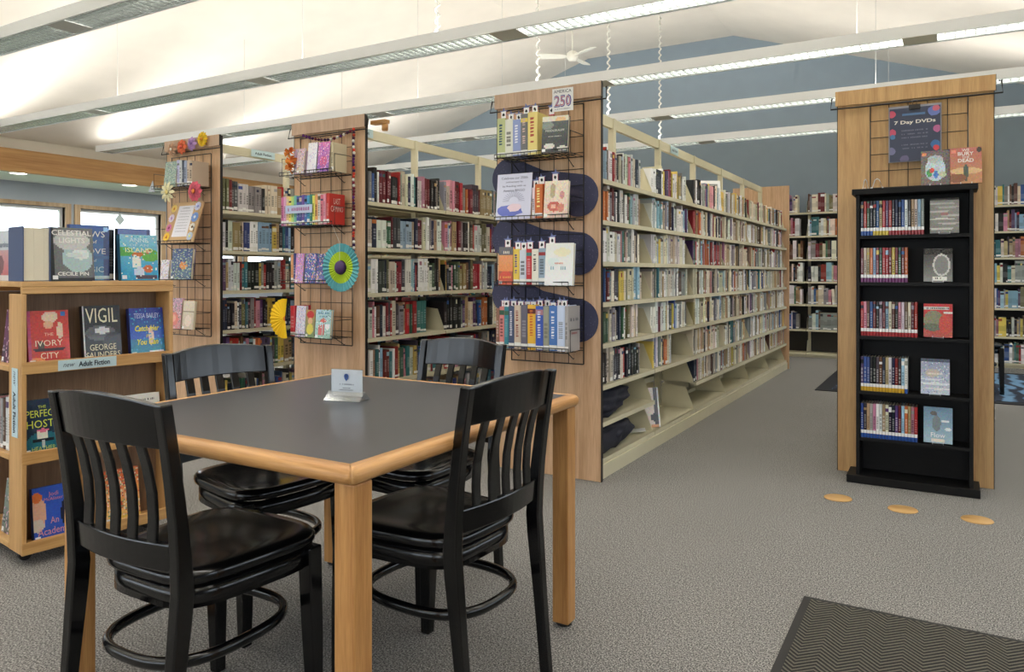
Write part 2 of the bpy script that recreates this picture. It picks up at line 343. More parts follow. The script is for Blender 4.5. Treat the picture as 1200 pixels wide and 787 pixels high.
# ------------------------------------------------------------------ pendant lights
names = ['third behind', 'second behind', 'just above and behind', 'first in front', 'second in front', 'third in front', 'fourth in front', 'fifth and farthest in front']
for k, yy in enumerate(LIGHTS):
    t = thing('pendant_light', 'long white linear pendant light with silver louvers, %s of the camera' % names[k], 'light', (0, yy, LIGHT_Z), group='linear pendant lights')
    h = MB()
    for s in (-1, 1):
        a, b = sorted((s*.12, s*.112)); h.box(LX0, LX1, a, b, .006, .085)
        h.prism([(s*.12, .006), (s*.12, 0), (s*.105, 0), (s*.105, .006)] if s > 0 else [(s*.105, .006), (s*.105, 0), (s*.12, 0), (s*.12, .006)], 'x', LX0, LX1)
        a, b = sorted((s*.112, s*.09)); h.box(LX0, LX1, a, b, .066, .074)
    h.box(LX0, LX0+.012, -.112, .112, .004, .085).box(LX1-.012, LX1, -.112, .112, .004, .085)
    h.build('housing', HOUS, t)
    lv = MB(); x = LX0+.03
    joints = [LX0+2.54*j for j in range(1, 5)]
    while x < LX1-.02:
        lv.prism([(x-.006, .045), (x+.006, .045), (x+.0015, .006), (x-.0015, .006)], 'y', -.105, .105); x += .062
    for yv in (-.103, -.052, -.001, .049, .099): lv.box(LX0+.02, LX1-.02, yv, yv+.003, .006, .045)
    tag(lv.build('louver', ALU, t), kind='stuff')
    for j in joints: MB().box(j-.11, j+.11, -.1, .1, .003, .008).build('joint_plate', mat('joint_grey', (196, 198, 196), .5), t)
    for j in range(5):
        MB().tube([(LX0+2.54*j+.16, -.045, .056), (LX0+2.54*(j+1)-.16, -.045, .056)], .004, 6).build('tube_rail', HOUS, t)
    for X in (-9.9, -7.42, -4.77, -.6, 1.9):
        zc = 4.75 if -5.2 < X < -2.8 else 4.75-.3297*(abs(X+4.0)-1.2)
        MB().tube([(X, 0, .08), (X, 0, zc-LIGHT_Z)], .0022, 5).build('hanging_cable', mat('cable_white', (205, 205, 200), .5), t)
    X = -3.35
    MB().tube([(X, 0, .08), (X, 0, 4.75-LIGHT_Z)], .004, 5).build('hanging_cable', MATS['cable_white'], t)
    n = 300; pts = [(X+.016*math.cos(2*PI*i/14), .016*math.sin(2*PI*i/14), .085+(4.70-LIGHT_Z-.085)*i/n) for i in range(n)]
    MB().tube(pts, .0075, 5).build('coiled_cord', mat('cord_white', (238, 236, 228), .6), t)
    MB().lathe([(.05, 0), (.06, .02), (.06, .05)], 16, (X, 0, 4.70-LIGHT_Z)).build('ceiling_cup', WHITE, t)

# ------------------------------------------------------------------ ceiling fan
f = thing('ceiling_fan', 'white three-bladed ceiling fan hanging under the flat ridge', 'fan', (-4.66, 9.7, 4.28), rotz=1.576)
MB().lathe([(.02, -.07), (.06, -.06), (.085, -.02), (.085, .04), (.05, .07), (.012, .08)], 24).build('motor_housing', mat('fan_white', (240, 238, 228), .4), f)
MB().lathe([(.012, .08), (.012, .44)], 10).build('downrod', MATS['fan_white'], f)
MB().lathe([(.03, .38), (.06, .46)], 20).build('canopy', MATS['fan_white'], f)
for k in range(3):
    b = MB(); n = 8; a0 = []
    pr = [(.07, -.03), (.16, -.055), (.44, -.075), (.49, -.06), (.50, 0), (.49, .06), (.44, .075), (.16, .055), (.07, .03)]
    b.M = Matrix.Rotation(2*PI*k/3, 4, 'Z') @ Matrix.Rotation(.22, 4, 'X'); b.prism(pr, 'z', -.005, .005)
    b.build('blade', MATS['fan_white'], f)

# ------------------------------------------------------------------ books
PAL = [('navy', (30, 38, 66), 9), ('black', (30, 29, 32), 11), ('charcoal', (66, 66, 72), 7), ('dark red', (116, 26, 32), 8), ('red', (172, 40, 40), 6),
       ('brown', (98, 68, 48), 6), ('tan', (182, 152, 112), 6), ('cream', (226, 216, 192), 10), ('white', (236, 236, 232), 12), ('grey', (150, 150, 150), 7),
       ('teal', (52, 118, 128), 5), ('pale blue', (146, 184, 208), 5), ('blue', (48, 82, 150), 6), ('green', (58, 98, 70), 5), ('olive', (112, 110, 70), 3),
       ('purple', (92, 62, 112), 4), ('pink', (206, 136, 156), 3), ('orange', (208, 112, 54), 3), ('yellow', (222, 192, 88), 3)]
def pick(light=0, boost=None):
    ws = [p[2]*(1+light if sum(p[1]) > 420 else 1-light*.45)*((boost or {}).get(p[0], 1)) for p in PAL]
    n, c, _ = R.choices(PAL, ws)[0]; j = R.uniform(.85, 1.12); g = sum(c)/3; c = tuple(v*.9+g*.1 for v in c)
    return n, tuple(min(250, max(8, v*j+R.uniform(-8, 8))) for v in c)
def book_geo(mb, M, w, h, d, rgb, label=True, low=False, rnd=R, texty=True, base=None):
    """spine faces local +x, thickness along y, pages on top"""
    mb.M = M; C = s2l(rgb); lum = sum(rgb)/3
    tx = s2l(tuple(v*.25 for v in rgb)) if lum > 140 else s2l(tuple(min(255, v*.4+140) for v in rgb))
    mm = rnd.uniform(.35, .8); tx = tuple(a*(1-mm)+b*mm for a, b in zip(C, tx)); mid = tuple(a*.6+b*.4 for a, b in zip(C, tx)); alt = s2l(pick()[1]) if rnd.random() < .35 else C
    b0 = rnd.uniform(.004, .016); lt = rnd.uniform(.62, .76); k_ = rnd.choice((4, 6, 7, 9)) if not low else 1
    zs = [0, b0, b0+rnd.uniform(.014, .026), h*.28]; cf = [C, (s2l((238, 238, 234)) if label else C), C]
    if base: cf[0] = s2l(base); cf[1] = s2l((240, 240, 240)); zs[1] = .024; zs[2] = .042
    for q in range(k_):
        a_ = h*(.28+(lt-.28)*(q+rnd.uniform(.5, .85))/k_); b_ = h*(.28+(lt-.28)*(q+1)/k_); zs += [a_, b_]; cf += [(tx if not low else mid) if texty else C, C]
    nt_ = len(cf); zs += [h*.80, h*rnd.uniform(.86, .95), h]; cf += [C, alt, C]
    ys = [0, w*.22, w*.78, w]; xs = [-.0035, 0, 0, -.0035]
    if low:
        n = mb.pts([(0, y, z) for z in zs for y in (0, w)])
        for i in range(len(zs)-1): mb.face((n+2*i, n+2*i+1, n+2*i+3, n+2*i+2), 0, cf[i])
        mb.poly([(-d, 0, 0), (0, 0, 0), (0, 0, h), (-d, 0, h)], 0, C); mb.poly([(0, w, 0), (-d, w, 0), (-d, w, h), (0, w, h)], 0, C)
        mb.poly([(0, 0, h), (0, w, h), (-d, w, h), (-d, 0, h)], 0, s2l((222, 212, 190))); return
    n = mb.pts([(x, y, z) for z in zs for x, y in zip(xs, ys)])
    for i in range(len(zs)-1):
        for j in range(3):
            cc = cf[i] if (j == 1 or i in (0, 1, nt_+1)) else C
            mb.face((n+4*i+j, n+4*i+j+1, n+4*i+j+5, n+4*i+j+4), 0, cc, False)
    t = min(.003, w*.14); pg = s2l((228, 218, 196)); x0 = -.0035
    # boards stand proud of the page block by 3 mm
    for y0, y1 in ((0, t), (w-t, w)):
        mb.poly([(-d, y0, 0), (x0, y0, 0), (x0, y0, h), (-d, y0, h)], 0, C); mb.poly([(x0, y1, 0), (-d, y1, 0), (-d, y1, h), (x0, y1, h)], 0, C)
        mb.poly([(x0, y0, h), (x0, y1, h), (-d, y1, h), (-d, y0, h)], 0, C); mb.poly([(-d, y0, 0), (-d, y0, h), (-d, y1, h), (-d, y1, 0)], 0, C)
    mb.poly([(x0, t, h-.003), (x0, w-t, h-.003), (-d+.004, w-t, h-.003), (-d+.004, t, h-.003)], 0, pg)
    mb.poly([(-d+.004, w-t, 0), (-d+.004, t, 0), (-d+.004, t, h-.003), (-d+.004, w-t, h-.003)], 0, pg)
    mb.poly([(x0, t, h), (x0, t, h-.003), (x0, w-t, h-.003), (x0, w-t, h)], 0, C)
    mb.poly([(0-.0035, 0, h), (-.0, ys[1], h), (-.0, ys[2], h), (-.0035, w, h)], 0, C)
    mb.poly([(x0, 0, 0), (-d, 0, 0), (-d, w, 0), (x0, w, 0)], 0, C)
STUFF = MB(); N_IND = [0]
ORD = ['first', 'second', 'third', 'fourth', 'fifth', 'sixth', 'seventh', 'eighth', 'ninth', 'tenth', 'eleventh', 'twelfth', 'thirteenth', 'fourteenth', 'fifteenth',
       'sixteenth', 'seventeenth', 'eighteenth', 'nineteenth', 'twentieth'] + ['twenty-'+q for q in ('first', 'second', 'third', 'fourth', 'fifth', 'sixth', 'seventh', 'eighth', 'ninth')] + ['thirtieth'] + ['thirty-'+q for q in ('first', 'second', 'third', 'fourth', 'fifth', 'sixth', 'seventh', 'eighth', 'ninth')]
def fill_row(base, length, hmin, hmax, ind=None, low=False, light=0.0, thick=(.014, .038), lean=.1, boost=None):
    """base: matrix whose x is the spine direction and y runs along the shelf"""
    y = .004; k = 0; run = None
    while y < length-.012:
        w = R.uniform(*thick) if R.random() < .85 else R.uniform(thick[1], thick[1]*1.35)
        if y+w > length: break
        if run is None or R.random() < .7: h = R.uniform(hmin, hmax); nm, c = pick(light, boost); run = (h, nm, c)
        else: h, nm, c = run
        d = min(.19, h*.68); lb = R.random() < (.75 if hmax > .24 else .4)
        ang = 0
        if R.random() < lean*.3 and y+w+.02 < length: ang = R.uniform(.02, .07)
        M = base @ Matrix.Translation((R.uniform(-.012, .004), y+(h*math.sin(ang) if ang else 0), 0)) @ Matrix.Rotation(ang, 4, 'X')
        if ind and N_IND[0] < 300:
            where, grp = ind; N_IND[0] += 1
            mb = MB(); book_geo(mb, Matrix.Identity(4), w, h, d, c, label=lb)
            o = mb.build('book', BOOK); o.matrix_world = M
            th = 'slim' if w < .02 else ('thick' if w > .034 else 'medium')
            tag(o, '%s %s book, %s from the near end, %s' % (th, nm, ORD[min(k, 38)], where), 'book', grp)
        else: book_geo(STUFF, M, w, h, d, c, low=low, label=lb)
        y += w+(h*math.sin(ang) if ang else 0)+.0008; k += 1
def RX(x, y, z): return Matrix.Translation((x, y, z))                       # spines face +X, run along +Y
def RXN(x, y, z): return Matrix.Translation((x, y, z)) @ Matrix.Rotation(PI, 4, 'Z')
def RY(x, y, z): return Matrix.Translation((x, y, z)) @ Matrix.Rotation(-PI/2, 4, 'Z')   # spines face -Y, run along +X

# ------------------------------------------------------------------ steel ranges
SEC = .947; Y0 = 3.872
def shelf_mb(L):
    m = MB(); m.box(0, .275, .004, L-.004, -.006, 0); m.box(.265, .285, .004, L-.004, -.026, 0); m.box(0, .004, .004, L-.004, 0, .03); return m
def bracket_mb():
    return MB().prism([(.008, 0), (.262, 0), (.255, .03), (.20, .165), (.008, .185)], 'y', -.0008, .0008)
def end_panel(parent, x0, x1, y0, cap=True, m=OAKP, mc=OAKC, trim_r=True, back=False):
    s = 1 if not back else -1
    MB().box(x0, x1, y0, y0+.02, 0.002, 2.235).build('end_panel', m, parent)
    MB().box(x1, x1+.004, y0-.001, y0+.021, .002, 2.235).build('edge_trim', BLACKE, parent)
    MB().box(x0-.004, x0, y0-.001, y0+.021, .002, 2.235).build('edge_trim', BLACKE, parent)
    if cap:
        MB().box(x0-.012, x1+.008, y0-.016, y0-.001, 2.155, 2.24).build('cap_board', mc, parent)
        MB().box(x1+.008, x1+.011, y0-.016, y0-.001, 2.155, 2.24).build('cap_edge', BLACKE, parent)
def steel_range(label, x0, x1, y0, nsec, levels, skip=(), far=True, sections=None):
    cx = (x0+x1)/2; t = thing('steel_book_range', label, 'bookshelf', (cx, y0, 0)); hw = (x1-x0)/2
    end_panel(t, x0-cx, x1-cx, -.022)
    L = nsec*SEC
    if far:
        MB().box(x0-cx, x1-cx, L+.004, L+.024, .002, 2.235).build('end_panel', OAKP, t)
    up = MB().box(-.022, .022, -.018, .018, 0, 2.235)
    for k in range(26):
        pass
    slots = MB()
    for s in (-1, 1):
        for k in range(40): slots.box(s*.0222, s*.0226, -.007, -.003, .2+k*.05, .215+k*.05); 
    for i in range(nsec+1):
        yy = min(max(i*SEC, .02), L-.02)
        o = up.build('upright', STEEL, t, (0, yy, 0)) if i == 0 else o.copy()
        if i: COL.objects.link(o); o.location = (0, yy, 0)
    for i in range(nsec):
        MB().box(-.014, .014, i*SEC+.02, (i+1)*SEC-.02, 2.165, 2.235).build('top_rail', STEEL, t)
    sm = shelf_mb(SEC); br = bracket_mb(); so = bo = None
    for i in range(nsec):
        for s in (1, -1):
            for q, z in enumerate(levels):
                if (i, q, s) in skip: continue
                if so is None: so = sm.build('shelf', STEEL, t); o = so
                else: o = so.copy(); COL.objects.link(o)
                if s > 0: o.location = (.026, i*SEC, z)
                else: o.location = (-.026, (i+1)*SEC, z); o.rotation_euler = (0, 0, PI)
                for e in (0, 1):
                    if s < 0 and e == 0: continue
                    if bo is None: bo = br.build('shelf_bracket', STEEL, t); b = bo
                    else: b = bo.copy(); COL.objects.link(b)
                    yy = i*SEC+(.0065 if e == 0 else SEC-.0065)
                    b.location = ((.026 if s > 0 else -.026), yy, z+.001)
                    if s < 0: b.rotation_euler = (0, 0, PI)
    for s in (-1, 1):
        a, b = sorted((s*.03, s*(hw-.012)))
        k = MB(); a, b = sorted((s*(hw-.018), s*(hw-.03))); k.box(a, b, .002, L, 0, levels[-1]-.028)
        k.build('base_kick', STEEL, t)
    return t
LV3 = [1.709, 1.4725, 1.235, 1.0, .763, .524, .3145, .107]
LV2 = [1.66, 1.345, 1.03, .72, .41, .10]
r3 = steel_range('long cream steel range right of centre whose oak end carries the star tags', -2.351, -1.675, Y0, 6, LV3, skip={(1, 6, 1)})
r2 = steel_range('cream steel range in the middle, oak end carries the green rosette', -4.063, -3.397, Y0, 6, LV2)
r1 = steel_range('leftmost cream steel range, oak end topped with paper flowers', -5.518, -4.866, Y0, 6, LV2)
LVN = ['top', 'second', 'third', 'fourth', 'fifth', 'sixth', 'seventh']
# range 3, right face
xs3 = -2.013+.026+.262
for i in range(6):
    for q in range(7):
        z = LV3[q]+.001
        if q == 6 and i < 2: continue
        fillf = [[.76, .80, .78, .82, .72, .76], [.82, .86, .8, .86, .84, .42]][i][q] if i < 2 else R.choice((.82, .9, .93, .96, .97))
        if i == 1 and q == 5: off = .02
        else: off = .012
        boost = {0: [{'cream': 3, 'white': 3, 'red': 2.5, 'black': 2}, {'red': 5, 'dark red': 2, 'white': 3, 'purple': 2}, {'purple': 5, 'white': 4, 'blue': 3, 'cream': 2}, {'teal': 3, 'pink': 5, 'red': 3, 'white': 3, 'navy': 2}, {'cream': 5, 'yellow': 4, 'green': 3, 'white': 3}, {'navy': 5, 'black': 5, 'dark red': 2}][q] if q < 6 else {},
                 1: [{'yellow': 5, 'blue': 3, 'white': 4}, {'pale blue': 8, 'white': 4, 'teal': 2}, {'white': 6, 'cream': 4, 'blue': 3}, {'cream': 4, 'green': 2, 'white': 3}, {'blue': 5, 'white': 3, 'orange': 3}, {'orange': 5, 'white': 5}][q] if q < 6 else {},
                 2: [{'charcoal': 6, 'black': 5}, {'orange': 10, 'red': 8}, {'red': 14, 'orange': 6}, {'cream': 5, 'tan': 4}, {'cream': 5, 'tan': 4}, {'cream': 5, 'tan': 4}, {}][q]}.get(i, {'cream': 5, 'tan': 5, 'white': 3, 'grey': 2, 'brown': 2})
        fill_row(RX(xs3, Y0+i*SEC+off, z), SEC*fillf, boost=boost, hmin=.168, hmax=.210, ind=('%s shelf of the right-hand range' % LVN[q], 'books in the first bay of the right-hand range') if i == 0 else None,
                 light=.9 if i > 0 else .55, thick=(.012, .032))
xs2 = -3.73+.026+.262
for i in range(6):
    for q in range(6):
        z = LV2[q]+.001
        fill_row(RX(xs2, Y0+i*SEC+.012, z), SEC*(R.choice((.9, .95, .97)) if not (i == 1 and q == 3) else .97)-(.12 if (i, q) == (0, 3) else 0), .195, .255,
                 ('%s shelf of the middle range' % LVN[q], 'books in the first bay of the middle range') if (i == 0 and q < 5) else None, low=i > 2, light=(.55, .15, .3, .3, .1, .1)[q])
xs1 = -5.192+.026+.262
for i in range(6):
    for q in range(6):
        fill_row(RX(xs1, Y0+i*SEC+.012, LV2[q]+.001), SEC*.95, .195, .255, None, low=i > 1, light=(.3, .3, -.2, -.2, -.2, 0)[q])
# hidden faces keep the aisles from being see-through
for cx, lv in ((-2.013, LV3), (-3.73, LV2), (-5.192, LV2)):
    for i in range(6):
        for q in range(len(lv)-1):
            hm = (.165, .205) if lv is LV3 else (.19, .25)
            fill_row(RXN(cx-.288, Y0+(i+1)*SEC-.012, lv[q]+.001), SEC*.9, hm[0], hm[1], None, low=True, thick=(.02, .04), lean=0)

# ------------------------------------------------------------------ back wall shelving
LVB = [2.01, 1.685, 1.36, 1.05, .735, .385, .06]
bw = thing('wall_book_range', 'long cream steel shelving against the blue back wall', 'bookshelf', (-3.6, 11.0, 0))
NB = 6; UPR = MB().box(-.018, .018, .30, .335, 0, 2.02)
for i in range(NB+1):
    o = UPR.build('upright', STEEL, bw, (i*SEC, 0, 0)) if i == 0 else o.copy()
    if i: COL.objects.link(o); o.location = (i*SEC, 0, 0)
SB = MB().box(.004, SEC-.004, .02, .30, -.006, 0).box(.004, SEC-.004, .004, .02, -.024, 0)
BRB = MB().prism([(.03, 0), (.29, 0), (.29, .185), (.09, .165), (.035, .03)], 'x', -.001, .001)
s0 = b0 = None
for i in range(NB):
    for z in LVB:
        if s0 is None: s0 = SB.build('shelf', STEEL, bw); o = s0
        else: o = s0.copy(); COL.objects.link(o)
        o.location = (i*SEC, 0, z)
        if b0 is None: b0 = BRB.build('shelf_bracket', STEEL, bw); o = b0
        else: o = b0.copy(); COL.objects.link(o)
        o.location = (i*SEC+.006, 0, z+.001)
        if not (i in (1,2) and z == .06):
            fill_row(RY(-3.6+i*SEC+.02, 11.015, z+.002), SEC*R.choice((.80, .9, .94, .95)), .20, .265, None, low=True, light=.8)
MB().box(0, NB*SEC, .03, .04, 0, .034).build('base_kick', STEEL, bw)
MB().box(.0, NB*SEC, .337, .342, .05, 2.0).build('back_sheet', mat('back_sheet_dark', (60, 58, 54), .7), bw)

# ------------------------------------------------------------------ DVD end panel range
r4 = thing('steel_book_range', 'short range on the right behind the golden oak end panel with the poster', 'bookshelf', (-.177, 4.80, 0))
end_panel(r4, -.389, .389, 0, m=OAKD, mc=OAKD)
for i in range(4):
    MB().box(-.022, .022, .03+i*.93, .066+i*.93, 0, 2.2).build('upright', STEEL, r4)
for i in range(3):
    for z in LV2:
        MB().box(-.3, .3, .07+i*.93, .95+i*.93, z-.02, z).build('shelf', STEEL, r4)
MB().box(-.389, .389, 2.84, 2.86, .002, 2.235).build('end_panel', OAKD, r4)
MB().box(-.28, .28, .05, 2.83, 0, .078).build('base_kick', STEEL, r4)
pt = MB(); pt.box(.3945, .3955, -.01, .045, .38, .44); tag(pt.build('paper_tag', PAPERW), 'small white paper tag stuck low on the golden oak panel edge', 'tag').location = (-.177, 4.80, 0)

# ------------------------------------------------------------------ wire grids and baskets
def grid(x0, x1, y, z0, z1, label, hooks, zrod=2.135, nx=5):
    t = thing('wire_grid', label, 'rack', (x0, y, 0)); W = x1-x0
    m = MB()
    for i in range(nx+1): m.tube([(W*i/nx, 0, z0), (W*i/nx, 0, z1)], .0022 if 0 < i < nx else .0035, 5)
    nz = int(round((z1-z0)/.094))
    for i in range(nz+1): m.tube([(0, -.004, z0+(z1-z0)*i/nz), (W, -.004, z0+(z1-z0)*i/nz)], .0022 if 0 < i < nz else .0035, 5)
    m.build('grid_wires', BLACKM, t)
    h = MB(); a, b = hooks
    h.tube([(a-.02, .016, zrod+.07), (a-.03, .004, zrod+.07), (a-.035, -.012, zrod), (0, -.012, zrod), (W, -.012, zrod), (b+.035, -.012, zrod), (b+.03, .004, zrod+.07), (b+.02, .016, zrod+.07)], .0045, 6)
    h.build('hanger_rod', BLACKM, t)
    return t
GY = Y0-.034
grid(-2.245, -1.775, GY, .655, 2.125, 'black wire grid on the oak end panel beside the right aisle', (-.108, .578))
grid(-3.99, -3.50, GY, .675, 2.125, 'black wire grid on the oak end panel with the green rosette', (-.075, .597))
grid(-5.44, -4.955, GY, .675, 2.10, 'black wire grid on the leftmost oak end panel', (-.08, .578))
grid(-.39, .092, 4.80-.02, .7, 2.14, 'black wire grid behind the dark poster on the golden oak panel', (-.176, .607))
def basket(x0, x1, z, label, dep=.185):
    t = thing('wire_basket', label, 'basket', (x0, GY-.012, z), group=None); W = x1-x0
    m = MB()
    for i in range(13): m.tube([(W*i/12, 0, 0), (W*i/12, -dep, 0), (W*i/12, -dep, .018)], .0018, 4)
    for yy in (0, -dep*.5, -dep): m.tube([(0, yy, -.002), (W, yy, -.002)], .0028, 5)
    m.tube([(0, -dep, .02), (W, -dep, .02)], .0028, 5)
    m.build('basket_floor', BLACKM, t)
    for x in (0, W):
        MB().tube([(x, 0, .12), (x, -dep*.86, .12), (x, -dep*.86, 0)], .0026, 5).build('side_loop', BLACKM, t)
    for x in (W*.12, W*.88):
        MB().tube([(x, .004, -.05), (x, -.004, -.055), (x, -dep*.5, -.004)], .0026, 5).build('brace', BLACKM, t)
    return t
BZ3 = [1.826, 1.47, 1.10, .737]; BZ2 = [1.84, 1.49, 1.10, .735]; BZ1 = [1.833, 1.40, 1.12, .74]
nm4 = ['top', 'second', 'third', 'bottom']
for z, n in zip(BZ3, nm4): basket(-2.245, -1.775, z, 'black wire basket, %s on the panel with star tags' % n)
for z, n in zip(BZ2, nm4): basket(-3.99, -3.50, z, 'black wire basket, %s on the panel with the rosette' % n)
for z, n in zip(BZ1, nm4):
    basket(-5.44, -4.955, z, 'black wire basket, %s on the flower-topped panel' % n, dep=.17)

# ------------------------------------------------------------------ display books
def painter(top, bot, shapes=(), grain=10, seed=1):
    rr = random.Random(seed)
    def f(u, v):
        c = [a*v+b*(1-v) for a, b in zip(top, bot)]
        for s in shapes:
            if s[0] == 'e' and ((u-s[1])/s[3])**2+((v-s[2])/s[4])**2 < 1: c = list(s[5])
            if s[0] == 'r' and s[1] < u < s[3] and s[2] < v < s[4]: c = list(s[5])
            if s[0] == 'n' and rr.random() < s[1]: c = list(rr.choice(s[2]))
        return s2l([min(255, max(0, x+rr.uniform(-grain, grain))) for x in c])
    return f
FLORAL = [(230, 120, 150), (120, 150, 220), (240, 200, 120), (250, 240, 240), (110, 160, 110), (170, 120, 200)]
def cover_book(label, w, h, t, art, lines=(), loc=(0, 0, 0), rotz=0, lean=0, group=None, spine=(60, 60, 60), n=(20, 28), name='book', cat='book', sticker=True, pages=True, parent_rot=None, m=None):
    o = thing(name, label, cat, loc, rotz, group, lean)
    mb = MB(); bt = .0025; sc = s2l(spine)
    # front board: printed grid; back board; spine
    for i in range(n[0]):
        for j in range(n[1]):
            u0, u1, v0, v1 = i/n[0], (i+1)/n[0], j/n[1], (j+1)/n[1]
            mb.poly([(-w/2+w*u0, 0, h*v0), (-w/2+w*u1, 0, h*v0), (-w/2+w*u1, 0, h*v1), (-w/2+w*u0, 0, h*v1)], 0, art((u0+u1)/2, (v0+v1)/2))
    mb.poly([(w/2, bt, 0), (-w/2, bt, 0), (-w/2, bt, h), (w/2, bt, h)], 0, sc)
    for a, b in (((-w/2, 0), (w/2, 0)),): pass
    mb.poly([(w/2, 0, 0), (w/2, bt, 0), (w/2, bt, h), (w/2, 0, h)], 0, sc)
    mb.poly([(-w/2, 0, h), (w/2, 0, h), (w/2, bt, h), (-w/2, bt, h)], 0, sc); mb.poly([(w/2, 0, 0), (-w/2, 0, 0), (-w/2, bt, 0), (w/2, bt, 0)], 0, sc)
    mb.box(-w/2, w/2, t-bt, t, 0, h, 0, sc); mb.box(-w/2, -w/2+bt, bt, t-bt, 0, h, 0, sc)
    if pages: mb.build('cover', m or ART, o)
    else:
        mb.box(-w/2+bt, w/2-.001, bt, t-bt, .001, h-.001, 0, sc); mb.build('case', m or ART, o)
    mb.poly
    if pages: MB().box(-w/2+bt+.0005, w/2-.004, bt+.0003, t-bt-.0003, .003, h-.004).build('page_block', PAPER, o)
    if sticker: MB().box(-w/2+.004, -w/2+.024, -.0006, -.0001, .006, .022).build('sticker', PAPERW, o)
    for L in lines:
        tx, fw, zf, rgb = L[:4]; kw = L[4] if len(L) > 4 else {}
        xo = kw.pop('x', 0) if kw else 0; kw = dict(kw); 
        if 'fh' in kw: kw['height'] = kw.pop('fh')*h
        text(tx, fw*w, o, xo*w, -.0012, zf*h, rgb, name='title_lettering', **kw)
    return o
def spine_book(label, w, h, d, rgb, loc, rotz=-PI/2, group=None, lab=True, title=None, trgb=None, base=None, m=None, name='book', cat='book', lean=0):
    mb = MB(); book_geo(mb, None, w, h, d, rgb, label=lab, base=base, texty=title is None)
    if title is None and not base:
        o = mb.build(name, m or BOOK); o.location = loc; o.rotation_euler = (0, 0, rotz); return tag(o, label, cat, group)
    if base:
        o = mb.build(name, m or BOOK); o.location = loc; o.rotation_euler = (0, 0, rotz); return tag(o, label, cat, group)
    o = thing(name, label, cat, loc, rotz, group)
    mb.build('cover', m or BOOK, o)
    text(title, min(h*.6, h*.09*len(title)), o, .0006, w/2, h*.58, trgb or (240, 240, 235), height=w*.45, rot=(PI/2, PI/2, PI/2), name='spine_lettering')
    return o
def star_tag(x, y, z, k, label, art=0):
    o = thing('star_tag', label, 'tag', (x, y, z), rotz=R.uniform(-.1, .12), group='paper star tags on the patriotic rack')
    st = []; tw = R.uniform(-.25, .25); up = R.uniform(-.004, .008)
    for i in range(10):
        r = .029 if i % 2 == 0 else .012; a = PI/2+i*PI/5+tw; st.append((r*math.cos(a), .040+up+r*math.sin(a)))
    MB().prism(st, 'y', .0012, .0018).build('star', mat('tag_blue', (120, 132, 186), .7), o)
    MB().box(-.018, .018, .0004, .001, .0, .045).build('red_border', mat('tag_red', (206, 70, 96), .7), o)
    MB().box(-.016, .016, -.0004, .0003, .006, .046).build('picture_card', PAPERW, o)
    s = MB(); rr = random.Random(k); p = [(.009*rr.uniform(.5, 1.1)*math.cos(2*PI*i/9), .027+.011*rr.uniform(.5, 1.2)*math.sin(2*PI*i/9)) for i in range(9)]
    s.prism(p, 'y', -.0010, -.0005); s.build('silhouette', flat((24, 26, 34)), o)
PR = 'top basket of the star-tag rack'
def rackrow(x, yf, z, items, where, grp=None):
    """items: (kind, width, height, rgb, text)"""
    for k, it in enumerate(items):
        w, h, rgb, nm = it[:4]; ttl = it[4] if len(it) > 4 else None; tr = it[5] if len(it) > 5 else None
        spine_book('%s book %s in the %s' % (nm, ORD[k]+' from left', where), w, h, .15, rgb, (x, yf, z+.005), title=ttl, trgb=tr)
        x += w+.0012
    return x
YF3 = GY-.195
# --- star rack, basket 1
rackrow(-2.235, YF3+.01, BZ3[0], [(.052, .222, (196, 204, 150), 'pale green', 'RIVERS', (60, 90, 110)), (.050, .212, (232, 232, 220), 'white'), (.050, .205, (150, 164, 214), 'lavender blue', 'THOMAS', (240, 240, 250)),
    (.044, .232, (120, 120, 122), 'grey', 'REVOLUTION', (220, 190, 180)), (.060, .236, (240, 222, 140), 'pale yellow', 'LIBERTY', (190, 90, 70))], PR)
cover_book('dark grey face-out book with pale top, in the top basket of the star-tag rack', .152, .205, .03,
    painter((100, 108, 108), (64, 68, 72), [('r', 0, .84, 1, 1, (232, 226, 210)), ('e', .7, .9, .2, .06, (240, 200, 150)), ('e', .2, .75, .25, .12, (140, 150, 145)), ('e', .3, .18, .2, .08, (220, 220, 214)), ('e', .8, .1, .2, .07, (210, 210, 200))]),
    [('MIDDLEKAUFF', .72, .6, (230, 230, 222)), ('THE GLORIOUS\nCAUSE', .5, .44, (220, 220, 210))], (-1.86, YF3-.004, BZ3[0]+.003), rotz=.12, lean=.12, spine=(60, 70, 74))
for k, (x, z) in enumerate(((-2.205, .225), (-2.155, .205), (-2.105, .20), (-2.055, .23), (-2.0, .235), (-1.895, .215))):
    star_tag(x, YF3+.035, BZ3[0]+z-.0, k, 'star and picture tag, %s from left in the top rack basket' % ORD[k])
s = thing('square_sign', 'white card reading AMERICA 250 clipped to the top of the star-tag rack', 'sign', (-1.82, YF3+.02, 2.055), rotz=.05)
MB().box(-.062, .062, 0, .002, 0, .125).build('card', PAPERW, s)
text('AMERICA', .104, s, 0, -.0012, .108, (40, 44, 70), height=.017)
text('250', .102, s, .001, -.0012, .055, (60, 66, 150), height=.066, bold=.03); text('250', .094, s, 0, -.0022, .055, (236, 214, 226), height=.056); text('250', .088, s, 0, -.0032, .055, (176, 60, 80), height=.05, bold=-.02)
text('Celebrating our story', .09, s, 0, -.0012, .012, (110, 110, 140))
